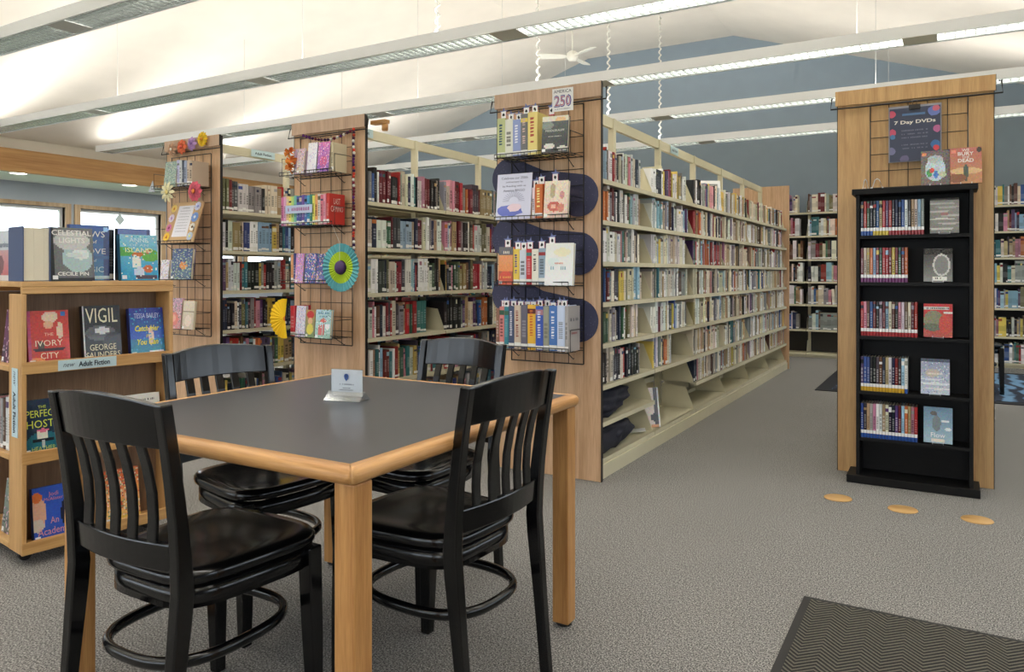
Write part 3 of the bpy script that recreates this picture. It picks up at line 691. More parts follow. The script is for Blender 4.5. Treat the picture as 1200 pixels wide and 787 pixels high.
# --- basket 2
fl = thing('flyer', 'pale blue reading-bingo flyer with fireworks drawing in the second rack basket', 'sign', (-2.13, YF3+.01, BZ3[1]+.004), rotz=.02, lean=.10)
MB().box(-.112, .112, 0, .003, 0, .262).build('sheet', mat('flyer_paper', (222, 224, 244), .5), fl)
for i, L in enumerate(('Celebrate our 250th', 'anniversary by', 'by Reading with us', 'America BINGO')):
    text(L, (.17, .11, .15, .14)[i], fl, .0, -.001, .238-.024*i, (52, 56, 104), height=.0135)
fa = MB()
rr = random.Random(4)
for i in range(15):
    a = PI*(i/14); fa.tube([(.045*math.cos(a)*.7, -.001, .105+.05*math.sin(a)*.5), (.07*math.cos(a), -.001, .105+.055*math.sin(a))], .0009, 4)
fa.build('burst_drawing', flat((110, 110, 150)), fl)
def blob(cx, cz, rx, rz, n=14, seed=0, j=.18):
    q = random.Random(seed); return [(cx+rx*(1+q.uniform(-j, j))*math.cos(2*PI*i/n), cz+rz*(1+q.uniform(-j, j))*math.sin(2*PI*i/n)) for i in range(n)]
MB().prism(blob(-.02, .05, .08, .035, seed=3), 'y', -.0008, -.0001).build('blue_drawing', flat((112, 124, 206)), fl)
MB().prism(blob(.005, .065, .045, .024, seed=5), 'y', -.0014, -.0009).build('pink_drawing', flat((238, 214, 226)), fl)
rackrow(-2.005, YF3+.006, BZ3[1], [(.018, .17, (236, 214, 222), 'pale pink'), (.046, .188, (214, 112, 52), 'orange and green', 'JACKSON', (240, 230, 150))], 'second basket of the star-tag rack')
cover_book('cream face-out book with red roses in the second rack basket', .14, .205, .025,
    painter((238, 226, 206), (232, 204, 190), [('e', .35, .72, .12, .2, (190, 176, 140)), ('e', .42, .3, .26, .14, (206, 106, 96)), ('e', .72, .26, .15, .12, (214, 140, 120)), ('e', .75, .6, .12, .1, (216, 150, 150)), ('e', .4, .3, .12, .06, (236, 190, 170))], grain=14),
    (), (-1.855, YF3-.002, BZ3[1]+.003), rotz=.08, lean=.12, spine=(226, 214, 200))
for k, (x, z) in enumerate(((-1.99, .17), (-1.955, .19), (-1.87, .2))): star_tag(x, YF3+.03, BZ3[1]+z, 10+k, 'star and picture tag, %s from left in the second rack basket' % ORD[k])
# --- basket 3
cover_book('orange face-out book, leftmost in the third rack basket', .092, .215, .02,
    painter((96, 84, 84), (226, 96, 60), [('r', 0, .8, 1, 1, (96, 90, 92)), ('r', 0, .35, 1, .8, (232, 146, 78)), ('e', .5, .25, .4, .12, (220, 80, 60))]), [('DUSK', .6, .86, (220, 214, 200)), ('GARRETT', .8, .2, (246, 180, 90))],
    (-2.175, YF3+.004, BZ3[2]+.003), lean=.04, spine=(214, 90, 60))
rackrow(-2.126, YF3+.006, BZ3[2], [(.040, .20, (236, 204, 84), 'yellow', 'SUMMER', (90, 80, 140)), (.042, .195, (214, 220, 232), 'pale blue'), (.034, .20, (196, 40, 44), 'red'), (.042, .198, (240, 236, 222), 'cream lettered', 'COUNTY', (60, 40, 40)), (.042, .202, (150, 170, 190), 'landscape-printed')], 'third basket of the star-tag rack')
cover_book('large white face-out book with faint rainbow title in the third rack basket', .166, .232, .028, painter((236, 238, 232), (240, 242, 244), [('e', .6, .78, .3, .1, (240, 236, 204)), ('e', .3, .55, .2, .1, (226, 238, 236))], 3),
    [('LITTLE', .3, .52, (232, 140, 110)), ('& FREE', .6, .41, (150, 190, 200))], (-1.835, YF3-.004, BZ3[2]+.003), rotz=.06, lean=.10, spine=(206, 214, 220))
for k, (x, z) in enumerate(((-2.175, .213), (-2.108, .198), (-2.07, .195), (-2.03, .198), (-1.955, .20), (-1.89, .222))): star_tag(x, YF3+.032, BZ3[2]+z, 20+k, 'star and picture tag, %s from left in the third rack basket' % ORD[k])
# --- basket 4
it4 = [(.022, 0.226, (150, 110, 90), 'brown'), (.030, 0.236, (224, 140, 136), 'salmon pink'), (.028, 0.236, (60, 140, 156), 'teal'), (.036, 0.241, (70, 84, 116), 'slate blue', 'HAMILTON', (230, 230, 240)), (.042, 0.246, (214, 196, 176), 'beige', 'JEFFERSON', (150, 80, 70)),
       (.042, 0.248, (104, 100, 116), 'dark grey'), (.050, 0.251, (236, 186, 60), 'yellow', 'FOUNDERS', (210, 110, 40)), (.046, 0.244, (60, 92, 190), 'bright blue', 'AMERICA_', (220, 226, 240)), (.036, 0.244, (158, 158, 140), 'sage grey'), (.048, 0.248, (74, 124, 196), 'sky blue', 'COMMON SENSE', (230, 235, 245)), (.046, 0.250, (206, 220, 244), 'pale blue and white')]
xe = rackrow(-2.24, YF3+.006, BZ3[3], it4, 'bottom basket of the star-tag rack')
ob = thing('book', 'grey book with lettered side cover, rightmost in the bottom rack basket', 'book', (xe, YF3+.006, BZ3[3]+.003), -PI/2)
mb = MB(); book_geo(mb, None, .02, .248, .15, (176, 172, 170)); mb.build('cover', BOOK, ob)
text('LAST CALL', .10, ob, -.075, .0212, .175, (90, 92, 100), rot=(PI/2, 0, PI), height=.02, name='title_lettering'); text('THE LONG ROAD', .1, ob, -.075, .0212, .10, (170, 90, 90), rot=(PI/2, 0, PI), height=.014, name='title_lettering')
for k in range(11): 
    x = -2.225+.041*k
    star_tag(x+R.uniform(-.008, .008), YF3+.03+.05*R.random(), BZ3[3]+.226+R.uniform(-.006, .012), 40+k, 'star and picture tag, %s from left in the bottom rack basket' % ORD[k])
# --- navy cloud cut-outs behind the baskets
NAVY = speckle('navy_glitter', (62, 64, 92), (120, 120, 150), 70, .16)
def capsule(x0, z0, x1, z1, r, y, label):
    ang = math.atan2(z1-z0, x1-x0); p = []
    for i in range(17): a = ang-PI/2+PI*i/16; p.append((x1+r*math.cos(a), z1+r*math.sin(a)))
    mxx, mzz = (x0+x1)/2, (z0+z1)/2+r*.78; p.append((mxx, mzz))
    for i in range(17): a = ang+PI/2+PI*i/16; p.append((x0+r*math.cos(a), z0+r*math.sin(a)))
    p.append(((x0+x1)/2, (z0+z1)/2-r*.78))
    o = MB().prism(p, 'y', y, y+.003).build('paper_cloud', NAVY); tag(o, label, 'decoration', 'navy clouds on the star-tag rack')
for k, (a, b) in enumerate(((1.735, 1.61), (1.38, 1.28), (1.04, .90))):
    capsule(-2.262, a, -1.81, b, .122, GY+.006, 'navy speckled paper cloud cut-out behind the %s gap of the star-tag rack' % ('upper', 'middle', 'lower')[k])
# --- rosette rack (middle)
W2 = 'basket of the rosette rack'
rackrow(-3.86, YF3+.012, BZ2[0], [(.02, .17, (216, 190, 220), 'lilac')], 'top '+W2)
cover_book('white face-out book with pale script in the top rosette-rack basket', .085, .205, .02, painter((246, 244, 250), (240, 236, 248), [('n', .12, [(214, 180, 220), (180, 200, 236)])], 4), (), (-3.69, YF3, BZ2[0]+.003), lean=.1, spine=(150, 160, 210))
cover_book('purple and pink face-out book in the top rosette-rack basket', .105, .20, .03, painter((226, 120, 190), (150, 110, 200), [('e', .5, .35, .3, .2, (214, 96, 150)), ('n', .2, [(250, 220, 240), (120, 90, 190), (240, 150, 180)])]), (), (-3.585, YF3, BZ2[0]+.003), lean=.1, spine=(120, 90, 180))
cover_book('lilac floral face-out book at the left of the top rosette-rack basket', .07, .17, .015, painter((230, 196, 216), (214, 206, 190), [('n', .3, FLORAL)]), (), (-3.785, YF3-.008, BZ2[0]+.003), lean=.08, spine=(200, 180, 200))
spine_book('cream backed book at right of the top rosette-rack basket', .02, .19, .13, (214, 200, 168), (-3.522, YF3+.012, BZ2[0]+.003))
cols = [(206, 110, 160, 'magenta'), (224, 170, 206, 'pink'), (236, 200, 150, 'peach'), (240, 226, 120, 'yellow'), (190, 220, 130, 'lime'), (120, 190, 170, 'mint'), (80, 90, 170, 'indigo'), (70, 80, 150, 'navy blue'), (110, 80, 160, 'violet'),
        (80, 120, 190, 'mid blue'), (70, 160, 200, 'sky blue'), (60, 130, 110, 'sea green'), (230, 230, 110, 'lemon'), (236, 170, 110, 'orange'), (222, 214, 206, 'pearl'), (216, 120, 140, 'rose'), (226, 150, 170, 'blush')]
rackrow(-3.985, YF3+.008, BZ2[1], [(.0235, .195+.004*(k % 3), c[:3], c[3]+' paperback') for k, c in enumerate(cols)], 'second '+W2)
rb = thing('book', 'red book with white lettered side cover, rightmost in the second rosette-rack basket', 'book', (-3.562, YF3+.008, BZ2[1]+.003), -PI/2)
mb = MB(); book_geo(mb, None, .026, .205, .15, (200, 52, 44)); mb.build('cover', BOOK, rb)
text('LAST\nCAMINO', .115, rb, -.075, .0274, .13, (246, 230, 220), rot=(PI/2, 0, PI), height=.09, name='title_lettering')
st = thing('shelf_strip', 'pale blue sign strip across the rainbow paperbacks', 'sign', (-3.80, YF3-.004, BZ2[1]+.085), 0)
MB().box(-.125, .125, -.002, 0, 0, .055).build('strip', mat('strip_paper', (196, 210, 236), .6), st); text('GREAT READS', .2, st, 0, -.0032, .028, (170, 90, 150), height=.026, bold=.02)
cover_book('violet and pink floral book, left in the third rosette-rack basket', .075, .20, .018, painter((206, 140, 206), (214, 160, 220), [('n', .35, FLORAL)]), (), (-3.80, YF3-.006, BZ2[2]+.003), lean=.09, spine=(180, 120, 190))
cover_book('blue floral book, middle of the third rosette-rack basket', .10, .20, .02, painter((70, 90, 170), (80, 100, 180), [('n', .4, FLORAL)]), (), (-3.705, YF3, BZ2[2]+.003), lean=.09, spine=(60, 70, 140))
cover_book('navy patterned book partly behind the green rosette', .10, .195, .02, painter((56, 66, 140), (120, 110, 180), [('n', .35, FLORAL)]), (), (-3.60, YF3, BZ2[2]+.003), lean=.09, spine=(50, 60, 130))
rackrow(-3.895, YF3+.012, BZ2[2], [(.024, .19, (222, 160, 110), 'peach striped'), (.022, .2, (54, 60, 120), 'dark navy')], 'third '+W2)
rackrow(-3.90, YF3+.012, BZ2[3], [(.045, .205, (204, 50, 62), 'red')], 'bottom '+W2)
cover_book('white book with tiny blue floral print in the bottom rosette-rack basket', .088, .21, .02, painter((224, 226, 244), (226, 224, 240), [('n', .2, [(150, 150, 210), (230, 170, 190)])]), (), (-3.795, YF3, BZ2[3]+.003), lean=.08, spine=(200, 204, 230))
cover_book('book with red-hatted figure on its cover in the bottom rosette-rack basket', .085, .185, .02, painter((190, 150, 90), (120, 150, 110), [('e', .5, .82, .4, .14, (200, 44, 44)), ('e', .5, .6, .25, .12, (226, 180, 140)), ('e', .5, .3, .35, .2, (226, 214, 90))]), (), (-3.70, YF3-.006, BZ2[3]+.003), lean=.08, spine=(190, 60, 50))
cover_book('pale blue book with red umbrella scene in the bottom rosette-rack basket', .125, .19, .025, painter((176, 212, 226), (150, 190, 170), [('e', .5, .62, .2, .08, (214, 70, 50)), ('r', .2, .1, .45, .45, (206, 90, 84)), ('r', .5, .1, .62, .5, (200, 80, 70)), ('e', .8, .4, .15, .1, (240, 240, 240)), ('n', .12, [(90, 140, 90), (240, 240, 240)])]),
    [('HOLIDAY', .7, .88, (70, 130, 160)), ('STORIES', .5, .76, (70, 130, 160))], (-3.575, YF3-.014, BZ2[3]+.003), rotz=.1, lean=.1, spine=(160, 190, 200))
# rosette, fans, garland
def rosette(name, label, x, y, z, r, rings, arc=(0, 2*PI), pleats=34):
    o = thing(name, label, 'decoration', (x, y, z)); mb = MB(); n = pleats*2
    fr = [0]+[a for a, _ in rings]
    for k in range(n):
        a0 = arc[0]+(arc[1]-arc[0])*k/n; a1 = arc[0]+(arc[1]-arc[0])*(k+1)/n
        d0, d1 = (.012 if k % 2 else 0), (0 if k % 2 else .012)
        for i, (q, c) in enumerate(rings):
            p, e = fr[i]*r, q*r; ef = 1.0 if i < len(rings)-1 else 1.0
            def P(rad, a, d): return (rad*math.cos(a), -d*(rad/r)-.004, rad*math.sin(a))
            if i == 0: mb.poly([P(.001, a0, d0), P(e, a0, d0), P(e, a1, d1)], 0, s2l(c))
            else: mb.poly([P(p, a0, d0), P(e, a0, d0), P(e, a1, d1), P(p, a1, d1)], 0, s2l(c))
    mb.build('pleated_disc', attr_paper, o); return o
attr_paper = attr_mat('crepe_paper', .8)
ro = rosette('paper_rosette', 'round pleated rosette in teal and lime with purple centre', -3.36, YF3-.06, 1.205, .155, [(.30, (60, 34, 84)), (.66, (176, 204, 40)), (1.0, (96, 172, 180))])
MB().lathe([(.001, .02), (.03, .018), (.043, .008), (.043, 0)], 22).build('centre_disc', flat((64, 34, 92)), ro, (0, -.012, 0), (PI/2, 0, 0))
MB().tube([(0, -.018, .0), (0, -.018, .16), (-.14, .060, .284)], .001, 4).build('string', flat((230, 230, 220)), ro)
rosette('paper_fan', 'yellow half-round pleated paper fan beside the bottom rosette-rack basket', -3.90, YF3-.03, .86, .135, [(.12, (240, 130, 30)), (1.0, (250, 206, 30))], (PI*.45, PI*1.55), 15)
def flower(label, x, y, z, r, petal, centre, n=9, wd=.32, name='paper_flower', cat='flower', layers=1):
    o = thing(name, label, cat, (x, y, z)); 
    for L in range(layers):
        mb = MB(); rr = r*(1-.28*L)
        for k in range(n):
            a = 2*PI*(k+.5*L)/n
            ca, sa = math.cos(a), math.sin(a); prof = [(0, 0), (.5, wd*.85), (.8, wd), (1, 0), (.8, -wd), (.5, -wd*.85)]
            pts = []
            for t, q in prof:
                px, pz = t*rr, q*rr*.62
                pts.append((px*ca-pz*sa, -.004*L-.010*math.sin(t*PI)-(.002 if k % 2 else 0), px*sa+pz*ca))
            mb.poly(pts, 0, s2l([c*(1-.1*(k % 2)-.12*L) for c in petal])); mb.poly([(p[0], p[1]+.0015, p[2]) for p in reversed(pts)], 0, s2l(petal))
        mb.build('petals', attr_paper, o)
    MB().lathe([(.001, .007), (r*.16, .006), (r*.22, 0)], 14).build('flower_centre', flat(centre), o, (0, -.009-.004*layers, 0), (PI/2, 0, 0))
    return o
yf = Y0-.055
flower('brown and white paper flower at the left of the panel top', -5.405, yf, 2.165, .055, (206, 160, 130), (240, 236, 226))
flower('orange paper flower second along the panel top', -5.28, yf, 2.175, .062, (232, 112, 72), (200, 70, 60), 8, .45)
flower('lilac paper flower third along the panel top', -5.155, yf, 2.19, .058, (190, 150, 210), (150, 110, 180), 8, .4)
flower('yellow daisy-like paper flower at the right of the panel top', -5.03, yf, 2.215, .062, (246, 202, 40), (230, 150, 30), 14, .3)
flower('coral pink paper flower right of the flowered board', -4.86, YF3-.02, 1.78, .08, (226, 96, 118), (240, 140, 60), 10, .45, layers=2)
flower('cream spiky paper flower above the flowered board', -5.17, YF3-.03, 1.79, .085, (240, 232, 190), (226, 206, 130), 10, .25)
og = thing('paper_blossom_chain', 'orange crumpled paper blossoms hanging left of the middle rack top', 'decoration', (-3.87, YF3-.02, 1.86))
for k in range(3):
    fb = MB(); c0 = (.0+.012*(k % 2), 0, .02+.055*k)
    rr = random.Random(k)
    for q in range(16):
        a, b = rr.uniform(0, 2*PI), rr.uniform(-1, 1); d = Vector((math.cos(a), math.sin(a)*.6, b)).normalized(); u = d.orthogonal().normalized(); v = d.cross(u)
        c1 = Vector(c0)+d*.034
        fb.poly([Vector(c0)+u*.008, c1+u*.018+d*rr.uniform(0, .01), c1+v*.018, Vector(c0)+v*.008], 0, s2l((238-rr.random()*30, 110+rr.random()*30, 50)))
    fb.build('blossom', attr_paper, og)
gar = thing('bead_garland', 'purple and orange bead garland hanging down the middle rack', 'decoration', (-3.465, GY-.02, 2.14))
path = [(-.47+.47*t, -.006, -.05*math.sin(PI*t)) for t in [i/16 for i in range(17)]]+[(.0+.003*math.sin(i), -.006, -.02*i) for i in range(1, 45)]
MB().tube(path, .0025, 5).build('cord', flat((60, 20, 60)), gar)
bd = MB(); rr = random.Random(2)
for i, p in enumerate(path):
    r_ = .0105; cc = rr.choice([(90, 30, 110), (110, 20, 50), (60, 20, 80), (214, 70, 50), (240, 236, 230), (80, 30, 60)])
    rs = [[(p[0]+r_*math.sin(PI*(q+.5)/5)*math.cos(2*PI*k/6), p[1]+r_*math.sin(PI*(q+.5)/5)*math.sin(2*PI*k/6), p[2]+r_*math.cos(PI*(q+.5)/5)) for k in range(6)] for q in range(5)]
    bd.rings(rs, 0, s2l(cc))
tag(bd.build('beads', attr_paper, gar), kind='stuff')
# --- flower rack (leftmost)
W1 = 'basket of the flower-topped rack'
cover_book('sage green patterned face-out book in the top flower-rack basket', .14, .20, .02, painter((150, 170, 160), (160, 184, 170), [('n', .3, [(110, 140, 140), (200, 214, 204)])]), (), (-5.21, YF3+.01, BZ1[0]+.003), lean=.1, spine=(200, 206, 200))
rackrow(-5.135, YF3+.02, BZ1[0], [(.03, .2, (190, 190, 224), 'lavender'), (.03, .198, (206, 210, 214), 'pale grey'), (.022, .195, (60, 70, 90), 'slate'), (.035, .19, (160, 170, 196), 'blue-grey'), (.03, .19, (206, 186, 168), 'beige'), (.03, .185, (190, 170, 150), 'fawn')], 'top '+W1)
pb = thing('small_card', 'small grey folded card on wire arm left of the top flower-rack basket', 'card', (-5.46, YF3+.03, BZ1[0]-.02), .3)
MB().prism([(-.03, 0), (.03, 0), (.01, .09)], 'y', 0, .003).build('card', mat('grey_card', (190, 196, 206), .6), pb); MB().tube([(.0, .006, .0), (.12, .02, -.0), (.13, .06, .01)], .003, 5).build('wire_arm', BLACKM, pb)
bdp = thing('notice_board', 'tan board with white notice edged by paper flowers on the leftmost rack', 'sign', (-5.12, YF3+.012, BZ1[1]+.006), lean=.30)
MB().box(-.185, .185, 0, .012, 0, .33).build('board', mat('kraft_board', (208, 172, 128), .7), bdp)
MB().box(-.085, .095, -.002, -.0005, .045, .30).build('notice', mat('notice_paper', (232, 230, 238), .6), bdp)
for i in range(9): text('reading list for spring' if i else 'NOTICE', .09 if not i else .12, bdp, .005, -.003, .28-.024*i, (140, 140, 150), height=.006 if i else .009)
for k, (x, z, r_, c, c2) in enumerate(((-.14, .28, .03, (244, 214, 120), (230, 160, 60)), (-.14, .2, .032, (226, 214, 232), (200, 160, 210)), (-.14, .12, .03, (214, 120, 170), (160, 60, 110)), (-.14, .045, .034, (250, 206, 70), (240, 160, 40)),
        (.14, .29, .034, (214, 220, 246), (160, 170, 230)), (.14, .20, .038, (120, 160, 226), (230, 236, 250)), (.14, .12, .03, (240, 236, 226), (120, 90, 60)), (.14, .045, .032, (190, 206, 226), (226, 226, 150)))):
    mb = MB()
    for q in range(10):
        a = 2*PI*q/10; mb.poly([(x, -.003, z), (x+r_*math.cos(a-.28), -.004, z+r_*math.sin(a-.28)), (x+r_*1.1*math.cos(a), -.006, z+r_*1.1*math.sin(a)), (x+r_*math.cos(a+.28), -.004, z+r_*math.sin(a+.28))], 0, s2l(c))
    mb.lathe([(.001, 0), (r_*.35, 0)], 10, (0, 0, 0), 0, s2l(c2)) if False else None
    fo = mb.build('paper_flower', attr_paper, bdp)
    MB().lathe([(.001, .003), (r_*.35, .002), (r_*.35, 0)], 12).build('flower_centre', flat(c2), fo, (x, -.005, z), (PI/2, 0, 0))
cover_book('dark blue garden-print face-out book in the third flower-rack basket', .21, .235, .03, painter((84, 104, 150), (110, 130, 150), [('e', .6, .45, .2, .14, (226, 150, 90)), ('n', .35, [(190, 206, 190), (70, 80, 130), (160, 180, 140)])]), (), (-5.06, YF3, BZ1[2]+.003), lean=.1, rotz=.1, spine=(70, 50, 130))
cover_book('white floral face-out book at the left of the third flower-rack basket', .10, .15, .02, painter((236, 232, 240), (230, 226, 236), [('n', .25, FLORAL)]), (), (-5.26, YF3, BZ1[2]+.003), lean=.1, spine=(226, 226, 230))
cover_book('pink rose face-out book in the bottom flower-rack basket', .17, .235, .02, painter((206, 170, 196), (216, 150, 150), [('n', .25, [(120, 150, 130), (240, 210, 214)]), ('e', .5, .32, .33, .22, (226, 140, 130)), ('e', .5, .34, .16, .11, (240, 180, 160))]), (), (-5.15, YF3, BZ1[3]+.003), lean=.1, spine=(214, 150, 190))
cover_book('cream book with paper band in the bottom flower-rack basket', .13, .215, .02, painter((224, 212, 194), (214, 200, 180), [('r', 0, .62, 1, .66, (150, 130, 110)), ('e', .5, .3, .3, .2, (236, 220, 206))]), (), (-4.98, YF3, BZ1[3]+.003), lean=.1, spine=(206, 190, 160))

# wooden bracket, signs on rails
wb = thing('wooden_bracket', 'small wooden bracket with round peg behind the middle end panel', 'bracket', (-3.40, Y0+.03, 2.13))
MB().box(.004, .13, 0, .05, .05, .075).build('arm', OAKT, wb); MB().lathe([(.018, 0), (.022, .01), (.022, .05)], 16, (.11, .025, 0)).build('peg', OAKL, wb)
def rail_sign(x, y, z, label, w=.2):
    o = thing('aisle_sign', label, 'sign', (x, y, z), PI/2)
    MB().box(-w/2, w/2, -.003, 0, 0, .062).build('plate', mat('sign_blue', (196, 220, 226), .5), o)
    text('Adult Fiction', w*.7, o, 0, -.0042, .031, (30, 40, 52), height=.024, bold=.02)
rail_sign(-3.73+.026, Y0+.26, 2.172, 'pale blue Adult Fiction sign on the middle range rail', .30)
rail_sign(-5.192+.026, Y0+.66, 2.172, 'pale blue Adult Fiction sign on the leftmost range rail', .26)
rail_sign(-2.013+.02, Y0+2.25, 2.168, 'small pale Adult Fiction sign on the right range rail', .20)
pf = thing('picture_frame', 'white framed grey print standing on the top shelf of the right range', 'frame', (-1.80, Y0+2.62, 1.712), .62, lean=.14)
MB().box(-.11, .11, 0, .012, 0, .27).build('frame', PAPERW, pf); MB().box(-.085, .085, -.001, 0, .03, .24).build('print', speckle('grey_print', (150, 152, 150), (90, 92, 96), 60, .3), pf)

# ------------------------------------------------------------------ things low in the right range
def cloth_bundle(label, name, cat, loc, sx, sy, sz, seed, rotz=0):
    mb = MB(); n, m_ = 40, 22; rr = random.Random(seed); ph = [rr.uniform(0, 6) for _ in range(8)]
    rs = []
    for i in range(1, m_):
        t = PI*i/m_; ring = []
        for k in range(n):
            a = 2*PI*k/n; f = 1+.10*math.sin(3*a+ph[0]+2*t)+.07*math.sin(7*a+ph[1]-4*t)+.045*math.sin(13*a+ph[2]+6*t)+.05*math.sin(5*t*2+ph[3]+2*a)
            z = -math.cos(t); zz = max(0, (z*.5+.5)*sz*(.8+.2*f)); q = math.sin(t)**.75
            ring.append((sx*q*f*math.cos(a), sy*q*f*math.sin(a), zz))
        rs.append(ring)
    mb.rings(rs); return mb
FAB = mat('navy_fabric', (34, 36, 50), .8, bscale=120, bump=.5)
xb = -1.835
bg = thing('jacket', 'crumpled dark navy jacket on the low shelf beside the oak end panel', 'jacket', (xb, Y0+.33, .316))
cloth_bundle('', '', '', None, .125, .29, .175, 3).build('jacket_body', FAB, bg)
MB().tube([(.05, -.24, .03), (.09, -.1, .02), (.07, .08, .05), (.03, .2, .03)], .022, 8).build('sleeve', FAB, bg)
b2 = thing('tote_bag', 'dark navy folded bag on the base shelf beside the oak end panel', 'bag', (xb, Y0+.36, .108))
cloth_bundle('', '', '', None, .130, .31, .185, 9).build('bag_body', FAB, b2)
fp = MB(); pts = []
for i in range(9):
    for j in range(7):
        pts.append((.095+.035*math.sin(j*.5)-.012*j*.3, -.30+.04*i, .14-.022*j+.006*math.sin(i*1.3)))
n0 = fp.pts(pts)
for i in range(8):
    for j in range(6): fp.face((n0+i*7+j, n0+(i+1)*7+j, n0+(i+1)*7+j+1, n0+i*7+j+1), 0, None, True)
o = fp.build('flap', FAB, b2); sd = o.modifiers.new('thick', 'SOLIDIFY'); sd.thickness = .006
mg = cover_book('magazine with photographs leaning over the edge of the empty base shelf', .19, .27, .005, painter((226, 214, 206), (220, 206, 196), [('r', .8, 0, 1, 1, (70, 60, 60)), ('e', .8, .25, .15, .1, (40, 40, 40)), ('r', .65, 0, 1, .08, (214, 150, 90)), ('r', .94, 0, 1, 1, (240, 240, 240))]), (), (-1.78, Y0+1.02, .110), rotz=.75, lean=.2, name='magazine', cat='magazine', sticker=False)
o = MB().box(0, .16, 0, .10, 0, .003).build('paper_slip', PAPERW); o.location = (-1.86, Y0+.74, .112); o.rotation_euler = (0, -.12, .4); tag(o, 'white paper slip lying on the base shelf behind the navy bag', 'paper')

# ------------------------------------------------------------------ DVD tower
dv = thing('media_shelf', 'narrow black laminate shelf unit in front of the golden oak panel', 'bookshelf', (-.166, 4.58, 0))
MB().box(-.327, .310, -.025, .175, .001, .045).build('base', BLACKP, dv, bevel=.003)
for x in (-.28, .262): MB().box(x, x+.018, 0, .175, .045, 1.605).build('side_panel', BLACKP, dv)
MB().box(-.262, .262, .168, .175, .045, 1.605).build('back_panel', BLACKP, dv)
MB().box(-.30, .30, -.018, .18, 1.605, 1.637).build('top_board', BLACKP, dv, bevel=.003)
DL = [1.378, 1.118, .82, .513, .253]
for z in DL: MB().box(-.262, .262, .004, .168, z-.018, z).build('shelf', BLACKP, dv)
rows = [(20, (150, 40, 44), None), (15, (110, 40, 100), None), (18, (160, 40, 46), None), (15, (206, 164, 50), None), (18, (44, 84, 160), None)]
nm5 = ['top', 'second', 'third', 'fourth', 'lowest']
for q, (n, base, _) in enumerate(rows):
    x = -.166-.258; last = None
    for k in range(n):
        nn, c = pick(-.1 if q in (0, 2) else .25)
        bs = base
        if q == 0 and k < 4: bs = (44, 84, 160)
        if q == 0 and 4 <= k < 9: bs = (206, 180, 60)
        if q == 3 and k == n-1: bs = (44, 84, 160)
        spine_book('%s-spined DVD, %s from left on the %s filled shelf of the black unit' % (nn, ORD[k], nm5[q]), .0148, .19+R.uniform(-.001, .001), .135, c, (x, 4.592, DL[q]+.001), base=bs, m=DVDM, name='dvd_case', cat='DVD', group='DVD cases on the black shelf unit')
        x += .0156
def easel(x, y, z, label, rotz=0):
    o = thing('display_easel', label, 'stand', (x, y, z), rotz)
    for s in (-1, 1):
        MB().tube([(s*.025, -.025, .012), (s*.025, -.025, .001), (s*.025, .0, .002), (s*.02, .03, .006), (s*.012, .022, .075)], .002, 5).build('prong', mat('clear_plastic_white', (226, 228, 230), .3), o)
    MB().tube([(-.025, .0, .002), (.025, .0, .002)], .002, 5).build('crossbar', MATS['clear_plastic_white'], o)
GL = {'m': DVDM}
dcov = [
 (1, -.166+.148, DL[0], .135, .19, painter((166, 166, 162), (140, 140, 138), [('e', .4, .85, .5, .03, (206, 206, 202)), ('e', .6, .74, .45, .025, (190, 190, 188)), ('e', .3, .62, .4, .03, (206, 200, 200)), ('e', .7, .5, .4, .025, (196, 196, 192)), ('e', .4, .4, .45, .03, (214, 212, 208)), ('e', .65, .27, .4, .025, (196, 190, 190)), ('e', .4, .12, .45, .03, (206, 206, 204)), ('e', .5, .55, .15, .05, (176, 130, 130)), ('r', 0, .95, 1, 1, (50, 50, 52))], 12), (), 'silver wrapped DVD with pale crumpled-looking cover on the top filled shelf', (160, 160, 160)),
 (1, -.166+.118, DL[1], .135, .18, painter((60, 60, 62), (150, 152, 150), [('r', 0, .82, 1, .96, (30, 30, 32)), ('e', .62, .5, .3, .34, (210, 210, 208)), ('e', .62, .5, .24, .28, (140, 142, 142)), ('r', .3, .04, .8, .16, (240, 240, 236))], 8), [('NEW', .2, .1, (60, 60, 60))], 'black and white DVD with white label on the second filled shelf', (40, 40, 40)),
 (1, -.166+.118, DL[2], .135, .18, painter((206, 60, 66), (190, 90, 80), [('r', 0, .82, .9, .9, (226, 226, 220)), ('e', .35, .5, .35, .3, (140, 140, 116)), ('e', .3, .3, .3, .12, (110, 116, 100)), ('e', .75, .4, .22, .3, (206, 84, 74)), ('r', .7, .72, 1, .76, (240, 236, 230))], 16), [('THE LONG NIGHT', .8, .865, (60, 40, 40))], 'red and olive DVD cover on the third filled shelf', (200, 60, 66)),
 (1, -.166+.105, DL[3], .135, .19, painter((150, 160, 186), (190, 200, 214), [('n', .12, [(206, 214, 226), (120, 134, 166), (226, 226, 226)]), ('e', .5, .3, .5, .04, (222, 226, 230)), ('e', .4, .42, .4, .03, (214, 218, 228)), ('e', .6, .16, .4, .03, (226, 226, 226)), ('r', 0, .9, 1, 1, (84, 92, 110)), ('e', .4, .6, .25, .12, (196, 186, 176))], 14), [('the tide', .5, .58, (240, 230, 220))], 'hazy lavender blue DVD cover on the fourth filled shelf', (120, 130, 160)),
 (1, -.166+.118, DL[4], .135, .19, painter((90, 130, 160), (160, 190, 204), [('e', .35, .82, .12, .07, (80, 74, 66)), ('e', .45, .55, .15, .22, (104, 116, 120)), ('e', .75, .62, .16, .04, (220, 230, 234)), ('e', .85, .4, .12, .04, (226, 236, 238)), ('r', .25, .02, .75, .12, (230, 220, 206))], 10), [('Flow', .5, .22, (246, 246, 244))], 'teal sea-scene DVD titled Flow on the lowest filled shelf', (60, 90, 110))]
